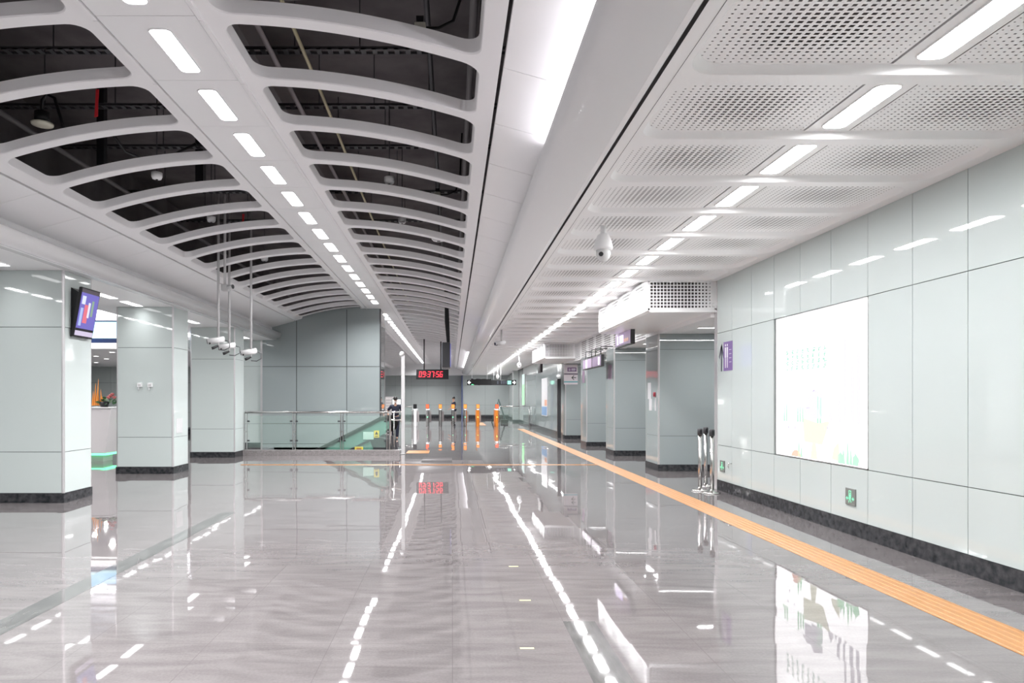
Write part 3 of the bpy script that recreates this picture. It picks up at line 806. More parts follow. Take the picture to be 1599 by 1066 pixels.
MB().prism([(-6.03, 2.60), (-5.99, 2.60), (-5.90, 3.30), (-6.03, 3.38)], 10.80, 11.24, 'y').build('wall_bracket', BLACK, tv)
for k, px in enumerate((219, 235)):
    c = at(px, 601, 14.77)
    o = thing('switch_box', ['left white socket box on the front of the second column', 'right white socket box on the front of the second column'][k], 'socket box', (c[0], 14.77, c[2]))
    MB().box(c[0] - .05, 14.725, c[2] - .045, c[0] + .05, 14.77, c[2] + .045).build('housing', WHITE, o, bevel=.006)
    MB().box(c[0] - .03, 14.722, c[2] - .02, c[0] + .03, 14.7249, c[2] + .02).build('cover', mat('socket_cover', (.6, .6, .6), .4), o)
    MB().tube([(c[0] - .02, 14.74, c[2] - .045), (c[0] - .02, 14.74, c[2] - .12)], .008).build('cable', WHITE, o)
o = MB().box(-6.03, 14.92, .87, -6.026, 15.26, 1.19).build('paper_notice', mat('paper', (.66, .67, .68), .5))
tag(o, 'white paper notice taped to the side of the second left column', 'notice')

# ------------------------------------------------------------------ kerb, railing, escalator
kb = MB(); kb.box(PITX0 - .02, 19.62, 0, -1.52, 19.88, .15, c=.008); struct(kb.build('floor_kerb', KERB))
RY = 19.75
rl = thing('glass_railing', 'long glass railing with steel posts on the granite kerb', 'railing', (-3.9, RY, .15))
PX = [-5.97, -4.57, -3.19, -1.85]
MB().tube([(-6.0, RY, 1.24), (-1.86, RY, 1.24)], .032, 12).build('handrail', STEEL, rl)
for x in PX:
    MB().box(x - .045, RY - .02, .15, x - .022, RY + .02, 1.21).box(x + .022, RY - .02, .15, x + .045, RY + .02, 1.21).box(x - .045, RY - .012, .66, x + .045, RY + .012, .70).build('post', STEEL, rl)
for i in range(3):
    a, b = PX[i] + .07, PX[i + 1] - .07
    MB().box(a, RY - .006, .22, b, RY + .006, 1.14).build('glass_panel', CLEAR, rl)
    for x in (a, b):
        for z in (.42, .98): MB().box(x - .05, RY - .018, z - .02, x + .04, RY + .018, z + .02).build('clamp', DARKM, rl)
gd = thing('guard_rail', 'short double steel guard rail between the glass railing and the white post', 'guard rail', (-1.66, 19.95, 0))
def loop(z):
    return [(-1.50, 19.95, z), (-1.76, 19.95, z), (-1.80, 19.95, z - .015), (-1.82, 19.95, z - .05)]
MB().tube([(-1.49, 19.95, 1.24), (-1.74, 19.95, 1.24), (-1.79, 19.95, 1.22), (-1.81, 19.95, 1.17), (-1.81, 19.95, .15)], .022, 10).build('upper_rail', STEEL, gd)
MB().tube([(-1.49, 19.95, 1.01), (-1.75, 19.95, 1.01), (-1.79, 19.95, 1.0)], .025, 10).build('lower_rail', STEEL, gd)
MB().tube([(-1.70, 19.95, 0), (-1.70, 19.95, 1.24)], .016, 10).build('post', STEEL, gd)
MB().tube([(-1.81, 19.95, 0), (-1.81, 19.95, .16)], .022, 10).build('post', STEEL, gd)
# escalator
es = thing('escalator', 'escalator going down behind the glass railing with black handrails', 'escalator', (-2.0, 21.3, 0))
SL = .5
for Yb in (20.45, 22.1):
    hp = [(-1.95, Yb, .62), (-1.85, Yb, .70), (-1.80, Yb, .84), (-1.84, Yb, .97), (-1.95, Yb, 1.06), (-2.15, Yb, 1.03), (-2.4, Yb, .90), (-5.9, Yb, .90 - 3.5 * SL)]
    MB().tube(hp, .06, 10).build('handrail', mat('black_rubber', (.008, .008, .008), .75, spec=.15), es)
    MB().prism([(-1.88, .70), (-1.9, .95), (-2.15, .98), (-2.4, .86), (-5.9, .86 - 3.5 * SL), (-5.9, .45 - 3.5 * SL), (-2.4, .45), (-2.2, .48)], Yb - .006, Yb + .006, 'y').build('balustrade_glass', GREENGLASS, es)
    MB().prism([(-1.75, .0), (-1.85, .42), (-2.2, .49), (-2.4, .46), (-5.9, .46 - 3.5 * SL), (-5.9, .38 - 3.5 * SL), (-2.45, .36), (-2.3, .0)], Yb - .04, Yb + .04, 'y').build('skirt', DARKM, es)
    MB().prism([(-2.3, .0), (-2.45, .36), (-5.9, .38 - 3.5 * SL), (-5.9, -2.2)], Yb - .02, Yb + .02, 'y').build('side_panel', GREENGLASS, es)
for k in range(11):
    x = -2.25 - .34 * k; z = -.02 - .17 * k
    MB().prism([(x, z), (x - .34, z), (x - .34, z - .17), (x, z - .17)], 20.6, 21.95, 'y').build('step', DARKM, es)
MB().box(-2.25, 20.5, -.05, -1.62, 22.05, .006).build('landing_plate', STEEL, es)
YEL = mat('warning_yellow', (.80, .66, .08), .5)
a, b = at(584, 683, 20.40), at(592, 672, 20.40)
MB().box(a[0], 20.395, a[2], b[0], 20.40, b[2]).build('warning_label', YEL, es)
mb = MB(); cx = (a[0] + b[0]) / 2; mb.quad((cx - .05, 20.393, a[2] + .09), (cx + .05, 20.393, a[2] + .09), (cx, 20.393, b[2] - .02)); mb.box(cx - .05, 20.392, a[2] + .03, cx + .05, 20.394, a[2] + .05)
mb.build('warning_triangle', BLACK, es)
a, b = at(567, 686, 20.40), at(584, 674, 20.40)
MB().box(a[0], 20.395, a[2], b[0] - .01, 20.40, b[2]).build('notice_plate', mat('pale_green_plate', (.50, .72, .62), .4), es)
a, b = at(554, 704, 20.40), at(567, 697, 20.40)
MB().box(a[0], 20.395, a[2], b[0], 20.40, b[2]).build('floor_sign', YEL, es)
MB().box(a[0] + .05, 20.393, a[2] + .03, b[0] - .05, 20.3955, b[2] - .04).build('floor_sign_print', mat('sign_brown', (.45, .22, .08), .5), es)
# white post
wp = thing('white_post', 'slim white pole with rounded top beside the end of the railing', 'pole', (-1.44, 20.05, 0))
MB().box(-1.49, 20.0, 0, -1.39, 20.1, 2.9, c=.01).build('pole', POLEW, wp)
MB().lathe([(.05, 0), (.075, .03), (.08, .08), (.06, .13), (.02, .15)], (-1.47, 20.05, 2.87)).build('dome', POLEW, wp)
MB().box(-1.52, 19.97, 0, -1.36, 20.13, .012).build('base_plate', STEEL, wp)
# dark edge of the landing wall
# ------------------------------------------------------------------ stanchions
def stanchion(x, y, label):
    # base, post, belt head
    o = thing('queue_post', label, 'queue post', (x, y, 0), 'steel queue posts')
    MB().lathe([(.14, 0), (.14, .012), (.125, .022), (.05, .03), (.035, .05)], (x, y, 0), 28).build('base', STEEL, o)
    MB().lathe([(.032, .03), (.032, .98)], (x, y, 0), 16).build('post', STEEL, o)
    MB().lathe([(.034, .98), (.046, .985), (.046, 1.085), (.034, 1.095)], (x, y, 0), 16).build('belt_head', DARKM, o)
    MB().box(x - .02, y - .052, 1.0, x + .02, y - .04, 1.07).build('belt_slot', BLACK, o)
stanchion(4.357, 12.0, 'left steel queue post of three beside the end of the right wall')
stanchion(4.68, 12.6, 'middle steel queue post of three, half behind the others')
stanchion(4.445, 11.68, 'right steel queue post of three, standing nearest the camera')
# ------------------------------------------------------------------ hanging clock
CY = 35.0
a, b = at(650, 592, CY), at(700.5, 576.5, CY)
ck = thing('digital_clock', 'black hanging clock with red digits reading 09:37:56', 'clock', ((a[0] + b[0]) / 2, CY, a[2]))
MB().box(a[0], CY, a[2], b[0], CY + .14, b[2]).build('housing', BLACK, ck, bevel=.01)
for x in (a[0] + .4, b[0] - .4): MB().tube([(x, CY + .07, b[2]), (x, CY + .07, 5.2)], .03).build('hanger', BLACK, ck)
SEG = {'0': 'abcdef', '1': 'bc', '2': 'abged', '3': 'abgcd', '4': 'fgbc', '5': 'afgcd', '6': 'afgedc', '7': 'abc', '8': 'abcdefg', '9': 'abcdfg'}
DW, DH = .135, .29; th = .026
def seg_quads(mb, ch, x, z, y):
    H = DH / 2
    R = {'a': (0, DH - th, DW, DH), 'd': (0, 0, DW, th), 'g': (0, H - th / 2, DW, H + th / 2), 'f': (0, H, th, DH), 'b': (DW - th, H, DW, DH), 'e': (0, 0, th, H), 'c': (DW - th, 0, DW, H)}
    for s in SEG[ch]:
        p, q, r, t = R[s]; sk = .10
        mb.quad((x + p + q * sk, y, z + q), (x + r + q * sk, y, z + q), (x + r + t * sk, y, z + t), (x + p + t * sk, y, z + t))
x = a[0] + .13; z = a[2] + .11
for i, ch in enumerate('09:37:56'):
    mb = MB()
    if ch == ':':
        for zz in (.08, .19): mb.box(x + .005, CY - .004, z + zz, x + .03, CY - .002, z + zz + .03)
        mb.build('colon', REDLED, ck); x += .065
    else:
        seg_quads(mb, ch, x, z, CY - .004); mb.build('digit', REDLED, ck); x += .188
# ------------------------------------------------------------------ hanging display column
hd = thing('hanging_display', 'tall dark double display hanging edge-on under the vault with a blue side', 'display', (-.19, 21.6, 2.63))
MB().box(-.32, 21.6, 2.63, -.06, 22.6, 3.42).build('housing', DARKM, hd, bevel=.02)
MB().box(-.059, 21.65, 2.68, -.05, 22.55, 3.38).build('screen', led('screen_deep_blue', (.12, .13, .6), 1.3), hd)
MB().box(-.329, 21.65, 2.68, -.32, 22.55, 3.38).build('screen', led('screen_pale', (.4, .42, .5), .8), hd)
MB().prism([(-.17, 3.42), (-.07, 3.42), (-.09, 4.1), (-.14, 5.2), (-.24, 5.2), (-.235, 4.1)], 21.9, 22.1, 'y').build('hanger', BLACK, hd)
# ------------------------------------------------------------------ overhead direction sign by the gates
SY = 41.0
a, b = at(729.5, 601, SY), at(806, 593, SY)
sg = thing('overhead_sign', 'long black overhead direction sign with white arrows above the ticket gates', 'sign', ((a[0] + b[0]) / 2, SY, a[2]))
MB().box(a[0], SY, a[2], b[0], SY + .16, b[2]).build('housing', BLACK, sg, bevel=.01)
for px in (737, 761, 771, 782):
    x = (px - 706) * SY / F; MB().tube([(x, SY + .08, b[2]), (x, SY + .08, ZR + .02 if x > 1.4 else ZR + .1)], .018).build('hanger', WHITE, sg)
zc = (a[2] + b[2]) / 2
def sq(name, pts, m): 
    mb = MB(); mb.quad(*[(p, SY - .008, zc + q) for p, q in pts]); mb.build(name, m, sg)
for xx, s_, nm in ((a[0] + .12, -1, 'arrow'), (b[0] - .12, 1, 'arrow')):
    mb = MB(); 
    mb.quad((xx + s_ * .09, SY - .008, zc), (xx + s_ * -.01, SY - .008, zc + .12), (xx + s_ * -.01, SY - .008, zc - .12)); mb.box(min(xx - s_ * .09, xx), SY - .009, zc - .035, max(xx - s_ * .09, xx), SY - .007, zc + .035)
    mb.build(nm, WHLED, sg)
sq('green_symbol', [(b[0] - .52, -.11), (b[0] - .30, -.11), (b[0] - .30, .11), (b[0] - .52, .11)], led('sign_mint', (.35, 1, .75), 1.2))
GL = led('sign_grey', (.45, .42, .5), .6)
for dx in (1.15, .92, .78, .64): sq('symbol', [(b[0] - dx, -.09), (b[0] - dx + .09, -.09), (b[0] - dx + .09, .09), (b[0] - dx, .09)], GL)
sq('green_light', [(a[0] + .26, -.14), (a[0] + .42, -.14), (a[0] + .42, -.10), (a[0] + .26, -.10)], GRLED)
c0, c1 = at(735.5, 600.5, SY), at(767, 591.5, SY)
cv = MB(); rr = random.Random(2); nn = 14
tp = [(c0[0] + (c1[0] - c0[0]) * i / nn, c1[2] + rr.uniform(-.025, .025)) for i in range(nn + 1)]; bt = [(c0[0] + (c1[0] - c0[0]) * i / nn, c0[2] + rr.uniform(-.03, .03)) for i in range(nn + 1)]
cv.prism(bt + tp[::-1], SY - .05, SY - .012, 'y')
tag(cv.build('plastic_cover', mat('black_sheet', (.006, .006, .007), .6)), 'crumpled black plastic sheet taped over the left half of the overhead sign', 'cover')
# ------------------------------------------------------------------ ticket gates
OGB = mat('orange_gate_body', (.80, .26, .03), .35)
def gate(px, body, top, label, lit=GRLED):
    x = (px - 706) * 40.9 / F; y = 40.9
    o = thing('ticket_gate', label, 'ticket gate', (x, y, 0), 'ticket gates')
    w = .09
    MB().prism([(x - w, y + .06), (x - w + .05, y), (x + w - .05, y), (x + w, y + .06), (x + w, y + 1.6), (x - w, y + 1.6)], 0, .98, 'z').build('body', body, o, bevel=.01)
    MB().box(x - w - .005, y + .02, .98, x + w + .005, y + 1.62, 1.03).build('top_cover', WHITE if top is not ORLED else STEEL, o)
    MB().box(x - .105, y + .02, 1.08, x + .105, y + .16, 1.34, c=.02).build('display_housing', BLACK, o)
    MB().box(x - .09, y + .008, 1.09, x + .09, y + .019, 1.32).build('display', top, o)
    MB().box(x - .055, y - .005, 1.0, x + .055, y + .0, 1.045).build('status_bar', WHLED, o)
    MB().box(x - .04, y + .04, 1.03, x + .04, y + .14, 1.08).build('neck', DARKM, o)
    if lit: MB().lathe([(.03, -.004), (.03, .0)], (x, y - .001, .56), 12, axis='y').build('entry_light', lit, o)
    MB().box(x + w, y + .7, .25, x + w + .12, y + .72, .90).build('flap', mat('flap_grey', (.40, .37, .37), .3), o)
gate(648, WHITE, BLACK, 'white ticket gate with black top, leftmost of the row', None)
gate(667.5, STEEL, mat('red_orange_display', (.02, .02, .02), .4, emit=(1, .12, .04), es=1.6), 'steel ticket gate with red-orange display, next to the white gate')
gate(687.5, STEEL, ORLED, 'steel ticket gate with orange display, left of the standing dark figure', None)
gate(707.3, STEEL, ORLED, 'steel ticket gate with orange display in front of the standing dark figure')
gate(726.5, STEEL, ORLED, 'steel ticket gate with orange display, right of the standing dark figure')
YGL = led('yellow_green_led', (.7, 1, .2), 2.0)
gate(746.3, OGB, ORLED, 'orange-bodied ticket gate left of the wide lane', YGL)
gate(776, OGB, mat('red_orange_display', (0, 0, 0)), 'orange-bodied ticket gate at right of the wide lane, by the stepladder', YGL)
def fence(x0, x1, label):
    o = thing('side_fence', label, 'fence', ((x0 + x1) / 2, 41.4, 0))
    MB().tube([(x0, 41.4, 1.2), (x1, 41.4, 1.2)], .025).build('top_rail', STEEL, o)
    MB().box(x0 + .05, 41.39, .1, x1 - .05, 41.41, 1.1).build('glass_panel', CLEAR, o)
    for x in (x0 + .02, x1 - .02): MB().tube([(x, 41.4, 0), (x, 41.4, 1.2)], .022).build('post', STEEL, o)
fence(2.85, 4.70, 'steel rail fence between the last orange gate and the right wall')
fence(-4.6, -2.4, 'steel rail fence running left from the white ticket gate')
# stepladder
ld = thing('stepladder', 'dark folding stepladder standing behind the last orange gate', 'stepladder', (3.3, 48.5, 0))
LB = mat('ladder_green_grey', (.07, .10, .10), .4)
Yl = 48.5
ap, l1, l2 = at(778.5, 623, Yl), at(790, 658, Yl), at(768, 659, Yl)
for dy in (-.22, .22):
    MB().tube([(ap[0], Yl + dy * .7, ap[2]), (l1[0], Yl + dy, .0)], .045, 6).build('rail', LB, ld)
    MB().tube([(ap[0], Yl + dy * .7, ap[2] - .05), (l2[0], Yl + dy, .0)], .03, 6).build('strut', LB, ld)
for q in range(1, 5):
    t_ = q / 5; x = ap[0] + (l1[0] - ap[0]) * t_
    MB().box(x - .07, Yl - .2, ap[2] * (1 - t_) - .02, x + .04, Yl + .2, ap[2] * (1 - t_) + .02).build('step', LB, ld)
o = MB().box(l1[0] - .42, Yl - .75, 0, l1[0] + .1, Yl - .35, .22, c=.03).build('tool_bag', BLACK); tag(o, 'black tool bag on the floor at the foot of the stepladder', 'bag')
# ------------------------------------------------------------------ people
def skin_mesh(name, verts, edges, radii, m, parent, sub=1):
    me = bpy.data.meshes.new(name); me.from_pydata(verts, edges, [])
    o = bpy.data.objects.new(name, me); COL.objects.link(o); o.parent = parent
    md = o.modifiers.new('Skin', 'SKIN'); md.use_smooth_shade = True
    for i, r in enumerate(radii):
        me.skin_vertices[0].data[i].radius = r if isinstance(r, tuple) else (r, r)
    me.skin_vertices[0].data[0].use_root = True
    s_ = o.modifiers.new('Subdivision', 'SUBSURF'); s_.levels = sub; s_.render_levels = sub + 1
    me.materials.append(m); return o
SKIN = mat('skin', (.48, .28, .20), .5); NAVY = mat('navy_cloth', (.010, .012, .028), .8); HAIR = mat('black_hair', (.01, .009, .009), .6); MASK = mat('pale_mask', (.75, .68, .66), .6); SHOE = mat('black_shoe', (.01, .01, .01), .4)
def person(loc, label, s, yaw, arms, legs, top, bottom, cap=True, mask=True):
    """x right of the figure's own view is mirrored by yaw; built facing -y"""
    r = thing('person', label, 'person', loc)
    r.rotation_euler = (0, 0, yaw)
    def V(L): return [(a * s, b * s, c * s) for a, b, c in L]
    def R(L): return [tuple(q * s for q in x) if isinstance(x, tuple) else x * s for x in L]
    J = [(0, 0, .93), (0, .0, 1.12), (0, 0, 1.32), (0, 0, 1.43), (0, -.01, 1.50), (0, -.02, 1.60), (0, -.01, 1.70)]
    RD = [(.13, .10), (.12, .09), (.14, .10), (.07, .065), .05, (.075, .09), (.065, .08)]
    E = [(i, i + 1) for i in range(6)]
    for sd in (-1, 1):
        sh, el, wr = arms[sd]
        n = len(J); J += [(sd * .17, 0, 1.38), sh, el, wr]; RD += [.06, .052, .040, .028]
        E += [(2, n), (n, n + 1), (n + 1, n + 2), (n + 2, n + 3)]
        # hand: palm and five fingers
        dx, dy, dz = [wr[k] - el[k] for k in range(3)]; l = sqrt(dx * dx + dy * dy + dz * dz); d = (dx / l, dy / l, dz / l)
        p = len(J); J.append(tuple(wr[k] + d[k] * .07 for k in range(3))); RD.append((.034, .02)); E.append((n + 3, p))
        for f in range(4):
            q = len(J); oy = (f - 1.5) * .018; ln = (.07, .085, .08, .06)[f]
            J.append((J[p][0] + d[0] * .035, J[p][1] + oy + d[1] * .035, J[p][2] + d[2] * .035)); J.append((J[p][0] + d[0] * ln - sd * .015, J[p][1] + oy + d[1] * ln, J[p][2] + d[2] * ln)); RD += [.0095, .008]; E += [(p, q), (q, q + 1)]
        q = len(J); J.append((J[p][0] - sd * .012 - d[0] * .01, J[p][1] - .045, J[p][2] - d[2] * .01)); J.append((J[p][0] - sd * .015 + d[0] * .03, J[p][1] - .06, J[p][2] + d[2] * .03)); RD += [.011, .009]; E += [(p, q), (q, q + 1)]
        hp, kn, an, toe = legs[sd]
        n = len(J); J += [hp, kn, an, toe]; RD += [.085, .06, .042, (.04, .03)]; E += [(0, n), (n, n + 1), (n + 1, n + 2), (n + 2, n + 3)]
    skin_mesh('body', V(J), E, R(RD), SKIN, r)
    # shirt with sleeves
    A = [(0, .0, .90), (0, 0, 1.12), (0, 0, 1.32), (0, 0, 1.44)]; AR = [(.165, .125), (.155, .12), (.175, .125), (.08, .075)]; AE = [(0, 1), (1, 2), (2, 3)]
    for sd in (-1, 1):
        sh, el, wr = arms[sd]; n = len(A)
        A += [(sd * .18, 0, 1.385), sh, tuple((sh[k] * .35 + el[k] * .65) for k in range(3))]; AR += [.078, .07, .062]; AE += [(2, n), (n, n + 1), (n + 1, n + 2)]
    skin_mesh('shirt', V(A), AE, R(AR), top, r)
    B = [(0, 0, .97)]; BR = [(.16, .12)]; BE = []
    for sd in (-1, 1):
        hp, kn, an, toe = legs[sd]; n = len(B); B += [hp, kn, (an[0], an[1], an[2] - .03)]; BR += [.105, .082, .07]; BE += [(0, n), (n, n + 1), (n + 1, n + 2)]
    skin_mesh('trousers', V(B), BE, R(BR), bottom, r)
    for sd in (-1, 1):
        hp, kn, an, toe = legs[sd]
        skin_mesh('shoe', V([(an[0], an[1] + .02, an[2] - .02), toe]), [(0, 1)], R([(.05, .05), (.045, .035)]), SHOE, r)
    # head details
    fc = MB(); fc.lathe([(.012, -.02), (.016, 0), (.008, .025)], (0, -.115 * s, 1.60 * s), 8); o = fc.build('nose', SKIN); o.parent = r
    for sd in (-1, 1):
        e = MB(); e.lathe([(.004, -.010), (.011, 0), (.004, .010)], (sd * .03 * s, -.104 * s, 1.63 * s), 8); o = e.build('eye', HAIR); o.parent = r
        e = MB(); e.lathe([(.006, -.03), (.016, 0), (.006, .03)], (sd * .083 * s, -.01 * s, 1.60 * s), 8); o = e.build('ear', SKIN); o.parent = r
    hm = MB(); hm.lathe([(.093 * s, 0), (.097 * s, .05 * s), (.08 * s, .11 * s), (.04 * s, .14 * s)], (0, .005 * s, 1.645 * s), 18); o = hm.build('cap' if cap else 'hair', HAIR); o.parent = r
    if cap:
        br = MB(); br.prism([(-.075 * s, -.06 * s), (-.06 * s, -.14 * s), (0, -.17 * s), (.06 * s, -.14 * s), (.075 * s, -.06 * s)], 1.665 * s, 1.68 * s, 'z'); o = br.build('cap_brim', HAIR); o.parent = r
    if mask:
        mk = MB(); mk.lathe([(.05 * s, -.045 * s), (.075 * s, -.01 * s), (.066 * s, .035 * s)], (0, -.048 * s, 1.565 * s), 14); o = mk.build('face_mask', MASK); o.parent = r
    return r
Y = 27.8; c = at(617.5, 685, Y)
person((c[0], Y, 0), 'person in dark clothes and a cap walking beside the stairwell, arm raised to rail', .97, .12,
       {-1: ((-.22, -.02, 1.33), (-.36, .05, 1.12), (-.30, -.20, 1.02)), 1: ((.22, 0, 1.34), (.28, .04, 1.08), (.25, -.10, .84))},
       {-1: ((-.09, 0, .88), (-.09, .04, .48), (-.08, .16, .10), (-.09, .06, .05)), 1: ((.09, 0, .88), (.08, -.10, .48), (.06, -.10, .08), (.06, -.26, .035))}, NAVY, NAVY)
Y = 47.0; c = at(708.5, 660, Y)
person((c[0], Y, 0), 'dark figure standing sideways behind the row of ticket gates', 1.02, -1.2,
       {-1: ((-.21, -.02, 1.33), (-.25, .0, 1.08), (-.22, -.22, .95)), 1: ((.21, 0, 1.33), (.26, -.04, 1.08), (.20, -.28, 1.12))},
       {-1: ((-.09, 0, .88), (-.10, -.06, .48), (-.10, .0, .08), (-.10, -.16, .035)), 1: ((.09, 0, .88), (.11, -.05, .48), (.14, .03, .08), (.16, -.12, .035))}, NAVY, NAVY, cap=False, mask=False)
# cabinet and small screen behind the walking person
Yk = 31.0; a, b = at(601, 677, Yk), at(614, 619, Yk)
kb = thing('machine_cabinet', 'grey metal machine cabinet standing behind the walking person', 'cabinet', ((a[0] + b[0]) / 2, Yk, 0))
MB().box(a[0], Yk, 0, b[0], Yk + .5, b[2], c=.015).build('body', mat('cabinet_grey', (.34, .32, .32), .4), kb)
for q in range(6): MB().box(a[0] + .05, Yk - .006, b[2] - .12 - q * .13, b[0] - .05, Yk, b[2] - .07 - q * .13).build('drawer_front', mat('cabinet_light', (.48, .45, .44), .4), kb)
ms = thing('lit_monitor', 'small white lit monitor on a stand right behind the walking person', 'monitor', (-2.5, 30.5, 0))
a, b = at(613, 631, 30.5), at(625.5, 623.5, 30.5)
MB().box(a[0] - .03, 30.5, a[2] - .03, b[0] + .03, 30.56, b[2] + .03).build('housing', mat('dark_green_frame', (.02, .05, .045), .4), ms)
MB().box(a[0], 30.49, a[2], b[0], 30.5, b[2]).build('screen', WHLED, ms)
MB().tube([((a[0] + b[0]) / 2, 30.53, 0), ((a[0] + b[0]) / 2, 30.53, a[2])], .03).build('stand', DARKM, ms)
# ------------------------------------------------------------------ security cameras
def bullet(x, y, z, ztop, label, dirx=-1, s=1.0, group='bullet cameras', extra=True):
    o = thing('security_camera', label, 'security camera', (x, y, z), group)
    MB().tube([(x, y, z + .06 * s), (x, y, ztop)], .026 * s, 10).build('pole', POLEW, o)
    d = dirx; ang = -.18
    def pt(t, h, w=0): return (x + d * (t * .9) * s, y - t * .42 * s + w, z + (h + ang * t) * s)
    MB().tube([pt(-.10, 0), pt(.16, 0)], [.048 * s, .048 * s], 12).build('body', CAMW, o)
    sh = MB(); sh.tube([pt(-.12, .022), pt(.22, .022)], [.055 * s, .055 * s], 8); sh.build('sun_shield', CAMW, o)
    MB().tube([pt(.16, -.004), pt(.19, -.004)], [.043 * s, .043 * s], 12).build('lens', BLACK, o)
    MB().tube([pt(.22, .015), pt(.225, .015)], [.05 * s, .05 * s], 12).build('front_glass', BLACK, o)
    if extra:
        MB().tube([(x, y, z + .06 * s), (x - d * .0, y, z - .10 * s)], .016 * s).build('bracket', CAMW, o)
        MB().tube([(x, y, z - .10 * s), pt(.10, -.13), pt(.13, -.135)], [.02 * s, .03 * s, .03 * s], 10).build('infrared_lamp', BLACK, o)
        MB().tube([pt(-.12, 0), pt(-.22, -.05), pt(-.22, -.17), pt(-.12, -.21), pt(0, -.18)], .009 * s, 6).build('cable', DARKM, o)
    return o
c = at(341, 532, 14.0); bullet(c[0], 14.0, c[2], 6.1, 'white bullet camera on drop pole, leftmost of the hanging three')
c = at(358, 541, 14.66); bullet(c[0], 14.66, c[2], 6.1, 'white bullet camera on drop pole, middle of the hanging three')
c = at(392, 550, 15.0); bullet(c[0], 15.0, c[2], 6.1, 'white bullet camera on drop pole, rightmost of the hanging three')
c = at(355, 449, 14.05)
o = thing('security_camera', 'white box camera high on a short drop pole above the hanging three', 'security camera', c, 'bullet cameras')
MB().box(c[0] - .11, c[1] - .06, c[2] - .07, c[0] + .03, c[1] + .06, c[2] + .06, c=.015).build('body', CAMW, o)
MB().tube([(c[0] - .03, c[1], c[2]), (c[0] + .13, c[1] - .06, c[2] + .01)], .05, 12).build('barrel', CAMW, o)
MB().tube([(c[0] + .13, c[1] - .06, c[2] + .01), (c[0] + .135, c[1] - .062, c[2] + .01)], .045, 12).build('lens', BLACK, o)
MB().tube([(c[0] - .05, c[1], c[2] + .06), (c[0] - .05, c[1], 6.1)], .028, 10).build('pole', CAMW, o)
# dome camera
Yd = 8.35; X = at(942, 385, Yd)[0]
o = thing('dome_camera', 'white domed security camera hanging from the right perforated ceiling', 'security camera', (X, Yd, 3.45))
MB().tube([(X, Yd, 3.60), (X, Yd, ZR + .01)], .035, 12).build('stem', WHITE, o)
MB().lathe([(.04, .17), (.07, .15), (.10, .08), (.115, .0), (.115, -.02), (.09, -.03)], (X, Yd, 3.46), 24).build('housing', WHITE, o)
MB().lathe([(.085, .0), (.085, -.05), (.075, -.10), (.045, -.135), (.01, -.145)], (X, Yd, 3.43), 24).build('camera_ball', mat('camera_white', (.72, .72, .72), .25), o)
MB().lathe([(.028, -.012), (.028, 0)], (X - .045, Yd - .075, 3.365), 12, axis='y').build('lens', BLACK, o)
def ceil_cam(px, py, Y, label, s=1.0, dirx=-1):
    c = at(px, py, Y); return bullet(c[0], Y, c[2], ZR + .02, label, dirx, s, None, False)
ceil_cam(783, 536, 20.7, 'grey camera with black lens on the right ceiling past the beam', 1.0)
c = at(811, 570, 33.5)
def small_dome(c, label, zt):
    o = thing('dome_camera', label, 'security camera', c)
    MB().tube([(c[0], c[1], c[2] + .1), (c[0], c[1], zt)], .03, 8).build('stem', WHITE, o)
    MB().lathe([(.05, .12), (.11, .05), (.11, -.05), (.06, -.13), (.01, -.15)], c, 14).build('housing', WHITE, o)
    MB().lathe([(.03, -.005), (.03, 0)], (c[0], c[1] - .11, c[2] - .02), 8, axis='y').build('lens', BLACK, o)
small_dome(c, 'small white dome camera hanging far along the right ceiling', ZR + .02)
small_dome(at(777, 588, 42.5), 'tiny white camera hanging behind the overhead gate sign', ZR + .02)
def spk(c, r, label, name='ceiling_detector', zt=6.1):
    o = thing(name, label, 'ceiling device', c)
    MB().lathe([(r * .6, .05), (r, .04), (r, -.02), (r * .8, -.05), (r * .3, -.055)], c, 16).build('housing', WHITE, o)
    MB().tube([(c[0], c[1], c[2] + .05), (c[0], c[1], zt)], .008, 6).build('hanger', DARKM, o)
    MB().lathe([(r * .25, -.056), (r * .25, -.062)], c, 8).build('sensor', DARKM, o)
spk(at(245, 274, 9.7), .075, 'white round device hanging in the left vault beyond the pendant lamp')
spk(at(330, 342, 12.1), .075, 'white round device hanging in the left vault, next one farther on')
spk(at(413, 404, 15.4), .08, 'white round device in the left vault, farthest of three')
spk(at(608, 281, 9.9), .075, 'white round device hanging in the right vault')
spk(at(628, 344, 12.2), .07, 'small white round device in the right vault, second one')
spk(at(685, 372, 13.4), .14, 'wide white device in the right vault near the sloped panels')
spk(at(686, 455, 19.5), .14, 'far wide white device under the right vault ribs')
# spot boxes on the right vault
for k, (px, py, Y) in enumerate(((656, 44, 5.55), (683, 304, 10.0))):
    c = at(px, py, Y)
    o = thing('spot_box', ['small cream box with black top on the near right vault rib', 'small cream box hung by black cable in the right vault'][k], 'ceiling device', c)
    MB().box(c[0] - .045, c[1] - .03, c[2] - .03, c[0] + .045, c[1] + .03, c[2] + .035, c=.006).build('housing', mat('cream', (.75, .72, .62), .5), o)
    MB().box(c[0] - .03, c[1] - .03, c[2] + .035, c[0] + .03, c[1] + .03, c[2] + .085).build('cap', BLACK, o)
    MB().tube([(c[0] + .05, c[1], c[2]), (c[0] + .15, c[1], c[2] - .0), (c[0] + .27, c[1], c[2] + .06), (c[0] + .33, c[1], c[2] + .25), (c[0] + .36, c[1], c[2] + .9)], .014, 6).build('cable', BLACK, o)
